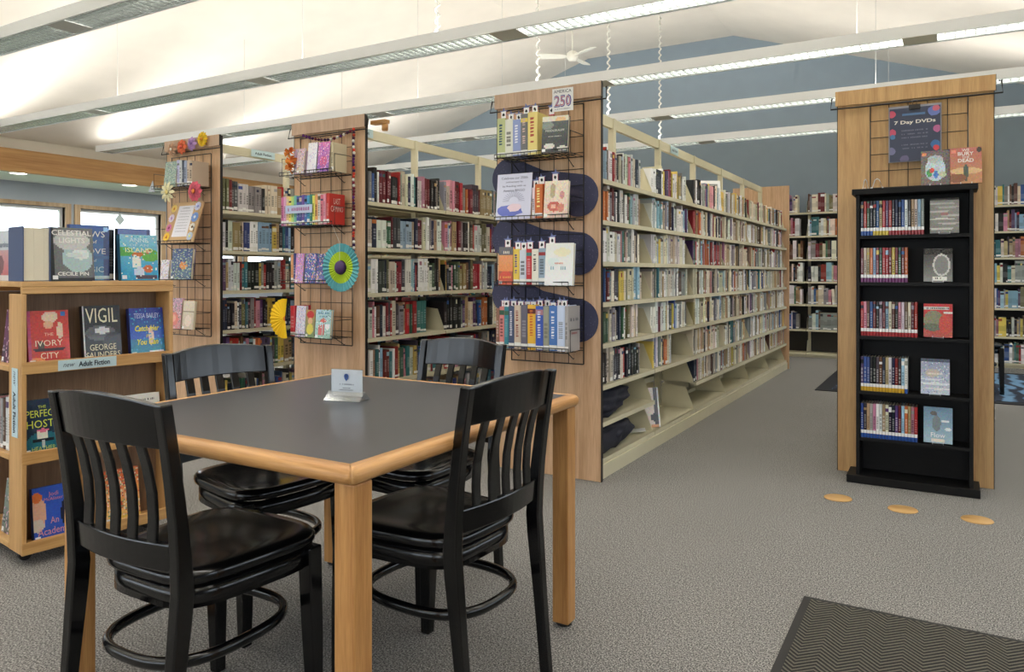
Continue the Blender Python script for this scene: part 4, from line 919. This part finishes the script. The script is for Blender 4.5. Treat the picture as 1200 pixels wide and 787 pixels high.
for (_, x, z, w_, h_, art, lines, lab, sp) in dcov:
    cover_book(lab, w_, h_, .014, art, lines, (x, 4.605, z+.006), lean=.16, spine=sp, name='dvd_case', cat='DVD', n=(26, 34), pages=False, sticker=False, m=DVDM)
    easel(x, 4.615, z+.0005, 'clear easel under the '+lab.split(' on the ')[0].replace(' DVD', '')[:44].strip()+' case')
art1 = painter((120, 110, 110), (130, 120, 116), [('e', .5, .45, .36, .34, (206, 220, 232)), ('e', .5, .75, .28, .12, (190, 200, 206)), ('e', .3, .35, .1, .12, (90, 170, 110)), ('e', .52, .3, .08, .12, (80, 130, 210)), ('e', .38, .42, .08, .08, (220, 90, 80)), ('e', .75, .3, .12, .1, (200, 214, 180)), ('r', .04, .84, .18, .95, (236, 150, 110))], 26, 5)
cover_book('DVD with snowy crowded cover standing left on top of the black unit', .135, .19, .014, art1, (), (-.06, 4.63, 1.645), rotz=.06, lean=.14, spine=(60, 60, 60), name='dvd_case', cat='DVD', n=(26, 34), pages=False, sticker=False, m=DVDM)
art2 = painter((196, 116, 104), (206, 150, 110), [('e', .5, .35, .5, .1, (226, 190, 140)), ('e', .5, .32, .09, .2, (84, 96, 92)), ('r', .47, .05, .53, .3, (90, 90, 80)), ('e', .2, .15, .3, .12, (150, 100, 80)), ('r', .04, .86, .18, .95, (240, 150, 130)), ('e', .92, .93, .08, .07, (70, 60, 60))], 12, 6)
cover_book('orange desert-scene DVD standing right on top of the black unit', .145, .195, .014, art2, [('WE', .24, .93, (246, 240, 236)), ('BURY', .5, .83, (246, 240, 236), dict(fh=.1, bold=.02)), ('THE', .24, .73, (246, 240, 236)), ('DEAD', .5, .64, (246, 240, 236), dict(fh=.1, bold=.02))],
    (.082, 4.63, 1.645), rotz=.1, lean=.14, spine=(150, 80, 70), name='dvd_case', cat='DVD', n=(26, 34), pages=False, sticker=False, m=DVDM)
easel(-.06, 4.635, 1.638, 'clear easel holding the left DVD on top of the black unit'); easel(.082, 4.635, 1.638, 'clear easel holding the right DVD on top of the black unit')
for k, x in enumerate((-.405, -.345)): 
    o = thing('display_easel', ('narrow empty', 'wide empty')[k]+' white wire easel at the left of the black unit top', 'stand', (x, 4.66, 1.638), .5-k*.4)
    wd = .016+.012*k
    MB().tube([(-wd, -.03, .012), (-wd, -.03, .002), (-wd, 0, .002), (-wd*.4, .0, .055), (0, .0, .062), (wd*.4, 0, .055), (wd, 0, .002), (wd, -.03, .002), (wd, -.03, .012)], .0025, 6).build('frame', MATS['clear_plastic_white'], o)
# poster on the grid
ps = thing('poster', 'dark slate poster reading 7 Day DVDs clipped to the wire grid', 'poster', (-.163, 4.755, 1.80), 0)
MB().box(-.125, .125, 0, .002, 0, .30).build('sheet', mat('slate_poster', (66, 72, 96), .4), ps)
MB().box(-.131, .131, .0022, .004, -.004, .312).build('sleeve', mat('grey_sleeve', (150, 150, 160), .3), ps)
text('7 Day DVDs', .205, ps, 0, -.0012, .216, (246, 240, 232), height=.026, bold=.025)
MB().box(-.062, .052, -.0010, -.0001, .256, .268).build('blue_banner', flat((92, 128, 176)), ps)
for i, L in enumerate(('Choose from this shelf', 'for one week loans', 'limit of two at a time', '', 'No renewals on these', 'Ask at the front desk')):
    if L: text(L, .13, ps, 0, -.0012, .172-.02*i, (136, 138, 160), height=.008)
sh = [(-.115, .27, .02, (206, 84, 110)), (.095, .272, .03, (112, 128, 196)), (.105, .285, .018, (214, 110, 130)), (-.112, .165, .02, (214, 90, 120)), (-.11, .14, .014, (90, 140, 190)), (.11, .17, .02, (196, 110, 160)), (-.118, .06, .022, (130, 130, 170)), (.10, .085, .024, (70, 120, 180)), (.105, .065, .016, (226, 80, 90)), (.07, .02, .028, (180, 110, 130)), (-.05, .012, .022, (120, 112, 150)), (.06, .012, .016, (90, 80, 110))]
for k, (x, z, r_, c) in enumerate(sh):
    MB().prism([(min(.124, max(-.124, a)), min(.299, max(.001, b))) for a, b in blob(x, z, r_, r_, 12, k, .1)], 'y', -.0009-.0002*k, -.0002-.0002*k).build('printed_flower', flat(c), ps)
cl = thing('binder_clip', 'black binder clip holding the dark poster', 'clip', (-.163, 4.752, 2.088), 0)
MB().prism([(-.012, 0), (.012, 0), (.006, .026), (-.006, .026)], 'x', -.028, .028).build('clip_body', BLACKM, cl); MB().tube([(-.008, -.002, .024), (-.012, -.006, .05), (.012, -.006, .05), (.008, -.002, .024)], .0016, 5).build('clip_handle', mat('chrome', (200, 200, 200), .2, 1), cl)

# ------------------------------------------------------------------ floor items
for k, (x, y) in enumerate(((-.46, 4.36), (-.165, 4.33), (.10, 4.36))): pass
def gpt(z, lat): return (-.5045*z+.8634*lat, .8634*z+.5045*lat)
for k, (x, y, n) in enumerate(((-.495, 4.205, 'leftmost, nearest the aisle'), (-.194, 4.163, 'middle one of the three'), (.118, 4.165, 'rightmost, below the black unit corner'))):
    o = MB().lathe([(.001, .003), (.066, .003), (.068, 0)], 40).build('floor_dot', wood('dot_wood%d' % k, (212, 172, 112), (186, 142, 86), 'x', 1)); o.location = (x, y, .001)
    tag(o, 'flat round tan floor disc, '+n, 'floor marker', 'tan discs on the carpet')
mt = thing('entrance_mat', 'dark grey herringbone entrance mat with black rubber border', 'mat', (-.45, .9, 0))
MB().box(0, 1.7, 0, 1.96, .001, .006).build('rubber_border', RUBB, mt, bevel=.002); MB().box(.028, 1.672, .028, 1.932, .006, .010).build('pile', herringbone(), mt)
rg = thing('area_rug', 'navy and blue patterned rug with dark border behind the golden oak panel', 'rug', (-1.15, 7.95, 0))
MB().box(0, 3.0, 0, 2.45, .001, .008).build('border', mat('rug_border', (34, 36, 42), .95), rg)
def rugm():
    m, nt, b = nodes('rug_pattern'); tc = nt.nodes.new('ShaderNodeTexCoord'); wv = nt.nodes.new('ShaderNodeTexWave'); wv.inputs['Scale'].default_value = 2.2; wv.inputs['Distortion'].default_value = 9; wv.inputs['Detail'].default_value = 3
    nt.links.new(tc.outputs['Object'], wv.inputs['Vector']); cr = nt.nodes.new('ShaderNodeValToRGB'); e = cr.color_ramp.elements
    e[0].position = .3; e[0].color = (*s2l((40, 48, 66)), 1); e[1].position = .75; e[1].color = (*s2l((110, 150, 186)), 1)
    nt.links.new(wv.outputs['Fac'], cr.inputs[0]); nt.links.new(cr.outputs[0], b.inputs['Base Color']); b.inputs['Roughness'].default_value = .95; return m
MB().box(.14, 2.86, .14, 2.31, .008, .011).build('pile', rugm(), rg)

# ------------------------------------------------------------------ table
TX0, TX1, TY0, TY1, TZ = -2.18, -1.065, 1.165, 2.29, .762
tb = thing('reading_table', 'square reading table, dark grey top with rounded oak edge and square oak legs', 'table', ((TX0+TX1)/2, (TY0+TY1)/2, 0))
hx, hy = (TX1-TX0)/2, (TY1-TY0)/2; rw = .04
MB().box(-hx+rw, hx-rw, -hy+rw, hy-rw, TZ-.036, TZ).build('tabletop', LAM, tb)
def bull(L, m, horizontal):
    pr = [(0, -.038)]+[(rw-.017+.017*math.cos(a), -.019+.019*math.sin(a)) for a in [(-PI/2+PI*i/10) for i in range(11)]]+[(0, 0)]
    return pr
def rim():
    mx, my = MB(), MB(); r = .03; out = []
    # outline of rim: rounded square, profile swept around it
    prof = [(-rw, -.038)]+[(-.019+.019*math.cos(-PI/2+PI*i/8), -.019+.019*math.sin(-PI/2+PI*i/8)) for i in range(9)]+[(-rw, 0)]
    path = []
    for cx, cy, a0 in ((hx-r, hy-r, 0), (-hx+r, hy-r, PI/2), (-hx+r, -hy+r, PI), (hx-r, -hy+r, 3*PI/2)):
        for i in range(7): a = a0+PI/2*i/6; path.append((cx, cy, a))
    def ring(cx, cy, a):
        res = []
        for q, z in prof:
            x = cx+(r+max(q, -.03))*math.cos(a); y = cy+(r+max(q, -.03))*math.sin(a)
            if q <= -.03: x = max(-hx+rw, min(hx-rw, cx+(r+q)*math.cos(a)*1.0)); y = max(-hy+rw, min(hy-rw, cy+(r+q)*math.sin(a)))
            res.append((x, y, TZ+z))
        return res
    P = [ring(*p) for p in path]; k = len(P)
    names_ = [('y', 6, 7), ('x', 13, 14)]
    groups = []
    for g in range(4):
        i0 = g*7+3
        mb = MB(); seq = [P[(i0+j) % k] for j in range(0, 8)]
        mb.rings(seq, caps=True); mb.build('edge_band', OAKT if g in (0, 2) else OAKTY, tb)
rim()
for sx in (-1, 1):
    for sy in (-1, 1):
        x, y = sx*(hx-.042), sy*(hy-.052)
        MB().box(x-.029, x+.029, y-.029, y+.029, .012, TZ-.0385).build('leg', OAKL, tb, bevel=.004)
        MB().lathe([(.02, .0), (.026, .002), (.026, .011)], 16, (x, y, .001)).build('glide', BLACKE, tb)
ch = thing('card_holder', 'clear acrylic holder with white card bearing a blue emblem on the table', 'sign', (-1.665, 1.80, TZ), math.radians(12))
MB().box(-.056, .056, -.0006, .0006, .014, .098).build('card', PAPERW, ch)
ac = MB(); ac.box(-.058, .058, -.0035, -.001, .010, .10); ac.box(-.058, .058, .001, .0035, .010, .10); ac.build('upright_sleeve', ACRY, ch)
a2 = MB()
for x in (-.064, .064): pass
a2.prism([(-.034, .0005), (.034, .0005), (.034, .003), (-.034, .003)], 'x', -.064, .064)
a2.prism([(-.034, .003), (-.030, .003), (-.003, .026), (-.006, .028)], 'x', -.064, .064); a2.prism([(.030, .003), (.034, .003), (.006, .028), (.003, .026)], 'x', -.064, .064)
a2.build('base', thin_glass('acrylic_base', .08, (.9, .93, .96), .22), ch)
em = [(0, .012), (.006, .02), (.0085, .028), (.006, .034), (0, .036), (-.006, .034), (-.0085, .028), (-.006, .02)]
MB().prism([(a, b+.05) for a, b in em], 'y', -.0045, -.0038).build('emblem', flat((50, 84, 150)), ch); MB().prism([(a*.4, b*.6+.064) for a, b in em], 'y', -.005, -.0046).build('emblem_shade', flat((30, 56, 110)), ch)
text('PUBLIC LIBRARY', .055, ch, 0, -.0042, .052, (90, 96, 110), height=.0045); text('Quiet Study', .03, ch, 0, -.0042, .040, (110, 114, 124), height=.004); text('Please be considerate of others', .05, ch, 0, -.0042, .034, (110, 114, 124), height=.004)

# ------------------------------------------------------------------ chairs
def make_chair(label):
    t = thing('wooden_chair', label, 'chair')
    def stile_y(z):      # centre line of the rear stile (front is +y)
        if z < .45: u = z/.45; return -.255+.045*u-.0*math.sin(PI*u)
        u = (z-.45)/.45; return -.21-.055*u**1.5
    for s in (-1, 1):
        rs = []
        for z in (0, .08, .16, .24, .32, .40, .46, .54, .62, .70, .78, .86, .888):
            y = stile_y(z); hw_ = .0138+.002*math.sin(PI*min(1, z/.9)); hd = .0155+.006*math.exp(-((z-.43)/.16)**2)
            x = s*(.192+.010*(z/.9)); rs.append([(x-hw_, y-hd, z), (x+hw_, y-hd, z), (x+hw_, y+hd, z+(0)), (x-hw_, y+hd, z)])
        m = MB(); m.rings(rs, sm=False); m.build('rear_leg', CHAIRM, t, bevel=.004)
        rs = []
        for z, q in ((0, .016), (.2, .0205), (.442, .023)):
            x, y = s*(.188+.006*(1-z/.4)), .185+.012*(1-z/.4); rs.append([(x-q, y-q, z), (x+q, y-q, z), (x+q, y+q, z), (x-q, y+q, z)])
        m = MB(); m.rings(rs, sm=False); m.build('front_leg', CHAIRM, t, bevel=.004)
    # crest rail, curved in plan, arched on top
    def rail(name, zb, zt, bow, th, arch=0, n=14, xw=.184):
        rs = []
        for i in range(n+1):
            u = -1+2*i/n; x = u*xw; a = arch*(1-u*u); zt_ = zt+a; zm = (zb+zt_)/2
            yb = stile_y(zb)-bow*(1-u*u); yt = stile_y(zt)-bow*(1-u*u)
            rs.append([(x, yb-th, zb+a*.25), (x, yt-th, zt_), (x, yt+th, zt_), (x, yb+th, zb+a*.25)])
        m = MB(); m.rings(rs, sm=False); o = m.build(name, CHAIRM, t, bevel=.004); return o
    rail('crest_rail', .786, .886, .028, .010, .018)
    rail('lower_rail', .506, .570, .022, .010)
    for k in range(5):
        x = (k-2)*.061; u = x/.186; rs = []
        for z in (.560, .62, .68, .74, .80):
            y = stile_y(z)-.025*(1-u*u)+.012*math.sin(PI*(z-.56)/.24); rs.append([(x-.0155, y-.005, z), (x+.0155, y-.005, z), (x+.0155, y+.005, z), (x-.0155, y+.005, z)])
        m = MB(); m.rings(rs, sm=False); m.build('slat', CHAIRM, t, bevel=.002, seg=1)
    # seat: rounded, slightly saddled
    def outline(sc=1.0, n=56):
        o = []
        for i in range(n):
            a = 2*PI*i/n; c, s_ = math.cos(a), math.sin(a); e = 2/4.2
            x = abs(c)**e*(1 if c > 0 else -1); y = abs(s_)**e*(1 if s_ > 0 else -1)
            wx = .205+.024*y; o.append((x*wx*sc, .018+y*.212*sc+(.012 if y > 0 else 0)*(1-x*x)))
        return o
    m = MB(); rs = []
    for sc, z in ((.95, .450), (.99, .454), (1.0, .462), (.995, .473), (.965, .481), (.86, .480), (.65, .475), (.4, .472), (.12, .475)):
        rs.append([(x, y, z+(.006*abs(x/.22)**2 if sc < .9 else 0)) for x, y in outline(sc)])
    m.rings(rs); m.build('seat', CHAIRM, t)
    m = MB(); m.rings([[(x, y, z) for x, y in outline(q)] for q, z in ((.93, .446), (.93, .392), (.88, .392), (.88, .444))], caps=False, closed=True); m.build('apron', CHAIRM, t)
    pts = []
    for i in range(48):
        a = 2*PI*i/48; e = 2/2.7; c, s_ = math.cos(a), math.sin(a)
        pts.append((.176*abs(c)**e*(1 if c > 0 else -1), -.015+.200*abs(s_)**e*(1 if s_ > 0 else -1), .275))
    MB().tube(pts, .012, 8, closed=True, ry=.015).build('hoop_stretcher', CHAIRM, t)
    return t
# rear-top mid-point, facing angle
c1 = make_chair('black slat-back wooden chair nearest the camera, backing onto the front left')
def put(c, tx, ty, ang):
    """tx,ty: where the top of the back stands; ang: rotation so that local +y is the facing direction"""
    off = Vector((0, -.262, 0)); off.rotate(Matrix.Rotation(ang, 3, 'Z').to_euler()); c.location = (tx-off.x, ty-off.y, 0); c.rotation_euler = (0, 0, ang)
put(c1, -1.66, 1.005, math.radians(.5))
c2 = copy_thing(c1); put(c2, -1.018, 1.745, math.radians(87)); c2['label'] = 'black slat-back chair at the right side of the table, back to the aisle'
c3 = copy_thing(c1); put(c3, -2.34, 1.85, math.radians(-97)); c3['label'] = 'black slat-back chair at the far left side, back toward the display cart'
c4 = copy_thing(c1); put(c4, -1.72, 2.54, math.radians(175)); c4['label'] = 'black slat-back chair at the far side, back toward the book ranges'
c5 = copy_thing(c1); put(c5, .17, 8.9, math.radians(190)); c5.location.z = .012; c5['label'] = 'black chair on the blue rug mostly hidden behind the golden oak panel'
for cc in (c1, c2, c3, c4): cc['group'] = 'black chairs around the reading table'

# ------------------------------------------------------------------ display cart
ca = thing('display_cart', 'light maple display cart with new fiction on slanted shelves at the left', 'bookshelf', (-3.148, 1.564, 0), math.radians(82.57))
CL, CD, BD = .614, .72, .137
ZS = [1.136, .816, .458, .102]
def bx(name, a, m=CARTM, bev=.003): return MB().box(*a).build(name, m, ca, bevel=bev)
bx('top_board', (0, CL, 0, CD, ZS[0]-.022, ZS[0]))
bx('top_apron', (.0, CL, 0, .018, ZS[0]-.05, ZS[0]-.022)); bx('top_apron', (0, CL, CD-.018, CD, ZS[0]-.05, ZS[0]-.022))
for (a, b) in ((0, .018), (CL-.018, CL)):
    for (c_, d_) in ((.001, BD), (CD-BD, CD-.001)):
        bx('end_panel', (a, b, c_+.018 if False else c_, d_, .055, ZS[0]-.05), CARTV)
MB().box(.018, CL-.018, BD-.012, BD, .06, ZS[0]-.05).build('back_panel', CARTB, ca); MB().box(.018, CL-.018, CD-BD, CD-BD+.012, .06, ZS[0]-.05).build('back_panel', CARTB, ca)
MB().box(CL/2-.006, CL/2+.006, BD, CD-BD, .06, ZS[0]-.05).build('centre_partition', CARTB, ca)
for z in ZS[1:]:
    for s in (0, 1):
        y0_, y1_ = ((0, BD-.012) if not s else (CD-BD+.012, CD))
        bx('shelf', (.018, CL-.018, y0_+.019 if not s else y0_, y1_ if not s else y1_-.019, z-.045, z-.025))
        bx('shelf_lip', (.0, CL, y0_ if not s else y1_-.018, y0_+.018 if not s else y1_, z-.049, z))
    for s in (0, 1):
        x0_, x1_ = ((0, CL/2-.006) if not s else (CL/2+.006, CL))
        bx('end_shelf', (x0_, x1_, BD, CD-BD, z-.045, z-.022))
for x in (.06, CL-.06):
    for y in (.11, CD-.11):
        MB().prism([(x-.012+.024*math.cos(2*PI*i/16)*1, .026+.024*math.sin(2*PI*i/16)) for i in range(16)], 'y', y-.01, y+.01).build('caster', BLACKE, ca)
        MB().box(x-.02, x+.02, y-.02, y+.02, .048, .06).build('caster_plate', BLACKM, ca)
def on_cart(x, y, z):
    v = ca.matrix_basis @ Vector((x, y, z)); return (v.x, v.y, v.z)
ca.rotation_euler = (0, 0, math.radians(82.57)); CA = math.radians(82.57)
CM = Matrix.Translation(ca.location) @ Matrix.Rotation(CA, 4, 'Z')
def oc(x, y, z): v = CM @ Vector((x, y, z)); return (v.x, v.y, v.z)
sg = thing('shelf_label', 'pale blue new Adult Fiction label on the cart shelf edge', 'sign', oc(.245, -.0015, ZS[1]-.045), CA)
MB().box(-.115, .115, -.001, .001, .0, .042).build('strip', MATS['sign_blue'], sg)
text('new', .045, sg, -.075, -.0022, .020, (60, 66, 84), height=.013, shear=.4); text('Adult Fiction', .125, sg, .025, -.0022, .021, (24, 34, 52), height=.022, bold=.025)
sg2 = thing('shelf_label', 'vertical pale blue new Adult Fiction label on the cart corner post', 'sign', oc(-.0015, .068, .515), CA-PI/2)
MB().box(-.03, .03, -.001, .001, .0, .275).build('strip', MATS['sign_blue'], sg2)
text('Adult Fiction', .165, sg2, .0, -.0022, .10, (24, 34, 52), height=.03, rot=(PI/2, PI/2, 0), bold=.025); text('new', .06, sg2, 0, -.0022, .235, (60, 66, 84), height=.018, rot=(PI/2, PI/2, 0), shear=.4)
def cart_book(label, x0, x1, z, h, art, lines, spine=(40, 40, 40), y=.05, lean=.13, t=.028, rz=0, n=(26, 36)):
    w_ = x1-x0; return cover_book(label, w_, h, t, art, lines, oc((x0+x1)/2, y, z+.002), CA+rz, lean, spine=spine, n=n)
WHT = (242, 240, 234)
cart_book('red book The Ivory City, leftmost on the upper cart shelf', .036, .19, ZS[1]-.022, .222, painter((206, 60, 48), (196, 56, 44), [('e', .55, .88, .2, .1, (232, 206, 180)), ('e', .5, .74, .12, .08, (226, 170, 140)), ('e', .78, .62, .08, .16, (226, 196, 170)), ('e', .3, .35, .08, .1, (80, 70, 60)), ('e', .5, .28, .4, .03, (60, 30, 40)), ('r', 0, 0, .07, 1, (190, 60, 110)), ('e', .2, .06, .2, .08, (236, 150, 90)), ('r', .82, .9, .93, .98, (40, 110, 180))], 12),
    [('THE', .22, .56, (240, 200, 170)), ('IVORY', .66, .40, (240, 226, 200), dict(fh=.11)), ('CITY', .44, .17, (240, 226, 200), dict(fh=.11))], (180, 40, 50), y=.03)
cart_book('black and grey book Vigil, middle of the upper cart shelf', .245, .40, ZS[1]-.022, .235, painter((40, 42, 46), (30, 31, 35), [('e', .45, .5, .4, .14, (90, 92, 96)), ('e', .5, .54, .2, .06, (206, 208, 210)), ('e', .8, .3, .3, .2, (60, 62, 68)), ('r', 0, 0, .05, 1, (200, 200, 200))], 10),
    [('VIGIL', .84, .82, (236, 228, 196), dict(fh=.27)), ('GEORGE', .7, .24, (236, 228, 196), dict(fh=.11)), ('SAUNDERS', .9, .1, (236, 228, 196), dict(fh=.11))], (30, 30, 34), y=.03)
cart_book('blue book with yellow script title, rightmost on the upper cart shelf', .44, .592, ZS[1]-.022, .218, painter((50, 60, 160), (40, 150, 170), [('r', 0, .35, 1, .62, (44, 90, 190)), ('e', .6, .42, .08, .2, (226, 200, 190)), ('e', .75, .1, .2, .02, (240, 240, 240)), ('n', .05, [(70, 170, 210)])], 12),
    [('TESSA BAILEY', .74, .84, (206, 214, 240), dict(fh=.1)), ('Catch Her', .72, .58, (240, 230, 60), dict(fh=.12, shear=.3, bold=.02)), ('If', .1, .42, (240, 230, 60), dict(fh=.07, shear=.3)), ('You Can', .62, .30, (240, 230, 60), dict(fh=.12, shear=.3, bold=.02))], (40, 50, 120), y=.03)
cart_book('dark teal book The Perfect Hosts on the middle cart shelf', .018, .163, ZS[2]-.022, .22, painter((26, 52, 84), (20, 44, 60), [('e', .5, .2, .45, .2, (36, 110, 130)), ('r', .35, .27, .62, .42, (232, 232, 220)), ('e', .5, .43, .14, .03, (226, 120, 150)), ('e', .5, .25, .34, .025, (16, 24, 34)), ('r', .48, .1, .53, .25, (190, 200, 200))], 8),
    [('THE', .2, .86, (206, 226, 90)), ('PERFECT', .82, .74, (226, 236, 90), dict(fh=.13)), ('HOSTS', .8, .55, (226, 236, 90), dict(fh=.14)), ('HEATHER', .6, .1, (206, 226, 120), dict(fh=.08))], (20, 30, 44), y=.03)
cart_book('white landscape-shaped book with script title on the middle cart shelf', .40, .575, ZS[2]-.022, .19, painter((236, 234, 226), (214, 214, 206), [], 4), [('A Year of Small', .7, .86, (90, 90, 96), dict(shear=.3)), ('Gatherings', .6, .7, (90, 90, 96))], (220, 220, 210), y=.03)
cart_book('bright blue book An Academic Affair on the bottom cart shelf', .055, .21, ZS[3]-.022, .215, painter((52, 92, 196), (52, 92, 196), [('e', .12, .55, .2, .28, (226, 176, 150)), ('e', .1, .82, .12, .1, (226, 120, 60)), ('e', .88, .5, .2, .25, (226, 190, 170)), ('e', .78, .45, .12, .25, (24, 30, 60)), ('e', .1, .3, .16, .12, (214, 200, 190)), ('e', .92, .8, .1, .1, (60, 50, 60))], 6),
    [('Jodi', .24, .84, (226, 140, 150)), ('McAlister', .46, .76, (226, 140, 150)), ('An', .2, .36, (232, 160, 170), dict(fh=.12)), ('Academic', .82, .17, (232, 160, 170), dict(fh=.13))], (40, 70, 150), y=.03)
cart_book('orange and cream patterned book, right on the bottom cart shelf', .33, .48, ZS[3]-.022, .225, painter((226, 110, 60), (236, 206, 120), [('n', .4, [(226, 190, 150), (190, 70, 50), (120, 150, 110), (240, 226, 200)]), ('r', 0, 0, 1, .12, (236, 200, 90))], 12), (), (200, 90, 50), y=.03)
# on top of the cart
cart_book('grey moon-cover book Celestial Lights on top of the cart', .112, .278, ZS[0], .222, painter((120, 122, 122), (110, 112, 114), [('e', .62, .42, .36, .26, (176, 200, 200)), ('e', .7, .5, .2, .1, (226, 236, 232)), ('e', .5, .75, .42, .18, (206, 206, 204)), ('e', .55, .48, .2, .05, (214, 224, 220)), ('r', 0, 0, .07, 1, (34, 36, 40)), ('r', 0, 0, 1, .05, (40, 40, 44))], 8),
    [('CELESTIAL', .92, .90, WHT, dict(fh=.1, bold=.02)), ('LIGHTS', .6, .76, WHT, dict(fh=.1, bold=.02)), ('CECILE PIN', .72, .13, WHT, dict(fh=.07, bold=.02))], (30, 32, 36), y=.012, lean=.12)
cart_book('tall deep blue book Laws of Love and Magic on top of the cart', .205, .366, ZS[0], .238, painter((46, 84, 160), (60, 130, 170), [('r', .86, 0, 1, 1, (40, 60, 120)), ('r', 0, .4, 1, .44, (50, 96, 150)), ('r', 0, .02, 1, .07, (180, 206, 214)), ('e', .92, .93, .07, .05, (150, 200, 240))], 8),
    [('LAWS', .66, .84, WHT, dict(fh=.11, x=.05)), ('of', .16, .70, WHT, dict(fh=.06, x=.1)), ('LOVE', .6, .53, WHT, dict(fh=.1, x=.1)), ('of', .14, .36, (200, 220, 226), dict(fh=.05, x=.1)), ('MAGIC', .7, .2, (196, 222, 226), dict(fh=.1))], (30, 50, 110), y=.075, lean=.02)
cart_book('bright turquoise book Anne of Green Gables on an island scene on the cart top', .388, .552, ZS[0], .203, painter((150, 206, 226), (40, 150, 196), [('e', .1, .62, .25, .1, (90, 170, 80)), ('e', .8, .55, .25, .14, (110, 180, 80)), ('e', .75, .62, .08, .05, (206, 120, 90)), ('e', .45, .56, .15, .06, (206, 120, 60)), ('e', .42, .38, .13, .16, (236, 236, 226)), ('e', .72, .25, .13, .09, (206, 110, 60)), ('e', .48, .18, .14, .12, (206, 220, 236)), ('r', .4, .04, .95, .1, (80, 60, 80)), ('n', .06, [(240, 240, 220), (70, 180, 200)])], 10),
    [('ANNE', .5, .88, (226, 240, 246), dict(fh=.09)), ('OF AN', .5, .77, (206, 226, 236), dict(fh=.05)), ('ISLAND', .74, .66, (240, 240, 190), dict(fh=.1, bold=.01))], (40, 90, 120), y=.012, lean=.10)
bkx = spine_book('dark spined book standing between the two blue books on the cart top', .03, .225, .15, (40, 42, 52), oc(.368, .1, ZS[0]+.001), CA-PI/2)
cart_book('black-backed taller book behind the turquoise book on the cart', .40, .545, ZS[0], .23, painter((60, 70, 120), (40, 44, 60), [('r', 0, .9, .9, 1, (90, 110, 170))], 8), (), (36, 38, 50), y=.075, lean=.0)
tk = thing('book', 'thick book turned with cream page edges outward on the cart top', 'book', oc(.003, .0, ZS[0]+.001), CA)
MB().box(0, .004, 0, .15, 0, .218).box(.096, .10, 0, .15, 0, .218).box(.004, .096, .146, .15, 0, .218).build('cover', mat('dust_jacket_blue', (70, 84, 120), .4), tk)
pgm = MB()
for k in range(5): pgm.box(.0042+.0183*k, .0042+.0183*k+.0181, .006+.001*(k % 2), .1458, .003, .213)
pgm.build('page_block', PAPER, tk)
cover_book('grey and red face-out book at the left end of the cart top', .155, .21, .03, painter((206, 206, 206), (200, 84, 84), [('r', 0, .6, 1, 1, (206, 210, 214)), ('r', 0, 0, 1, .1, (216, 206, 200)), ('e', .3, .3, .25, .2, (120, 70, 70))], 6), [('sardine', .6, .72, (60, 80, 110))], oc(.02, .27, ZS[0]+.002), CA-PI/2, .05, spine=(60, 70, 110))
for k, (z, c, nm) in enumerate(((ZS[1], (120, 40, 90), 'magenta'), (ZS[2], (190, 190, 196), 'pale grey'), (ZS[3], (130, 150, 140), 'grey green'))):
    x_ = .02
    if k == 1:
        y_ = BD+.005
        for q in range(9):
            nn, cc = pick(.4); spine_book('%s book, %s from the post on the cart end shelf' % (nn, ORD[q]), .03, .21+R.uniform(-.01, .02), .15, cc, oc(.02, y_+.031, z-.02), CA+PI, group='books on the cart end shelf')
            y_ += .0315
    else:
        cover_book('%s face-out book on the %s end shelf of the cart' % (nm, 'upper' if k == 0 else 'bottom'), .15, .22, .03, painter(c, tuple(v*.7 for v in c), [('n', .2, [(230, 200, 210), (60, 40, 60)])]), (), oc(.03, BD+.1, z-.02), CA-PI/2, .1, spine=c)
# ornament in the window
wo = thing('window_ornament', 'small grey square ornament hanging in the window', 'ornament', (-11.93, 7.45, 2.06))
MB().prism([(-.0, -.10), (.085, 0), (0, .10), (-.085, 0)], 'x', 0, .006).build('pendant', mat('smoke_grey', (196, 208, 212), .3), wo)
MB().tube([(.003, 0, .10), (-.01, 0, .19), (-.045, 0, .20)], .002, 4).build('cord', flat((120, 120, 120)), wo)

# ------------------------------------------------------------------ the rest of the books, one object
o = STUFF.build('library_books', BOOK)
tag(o, 'hundreds of upright books filling the farther bays of the steel ranges and back wall', 'books', kind='stuff')
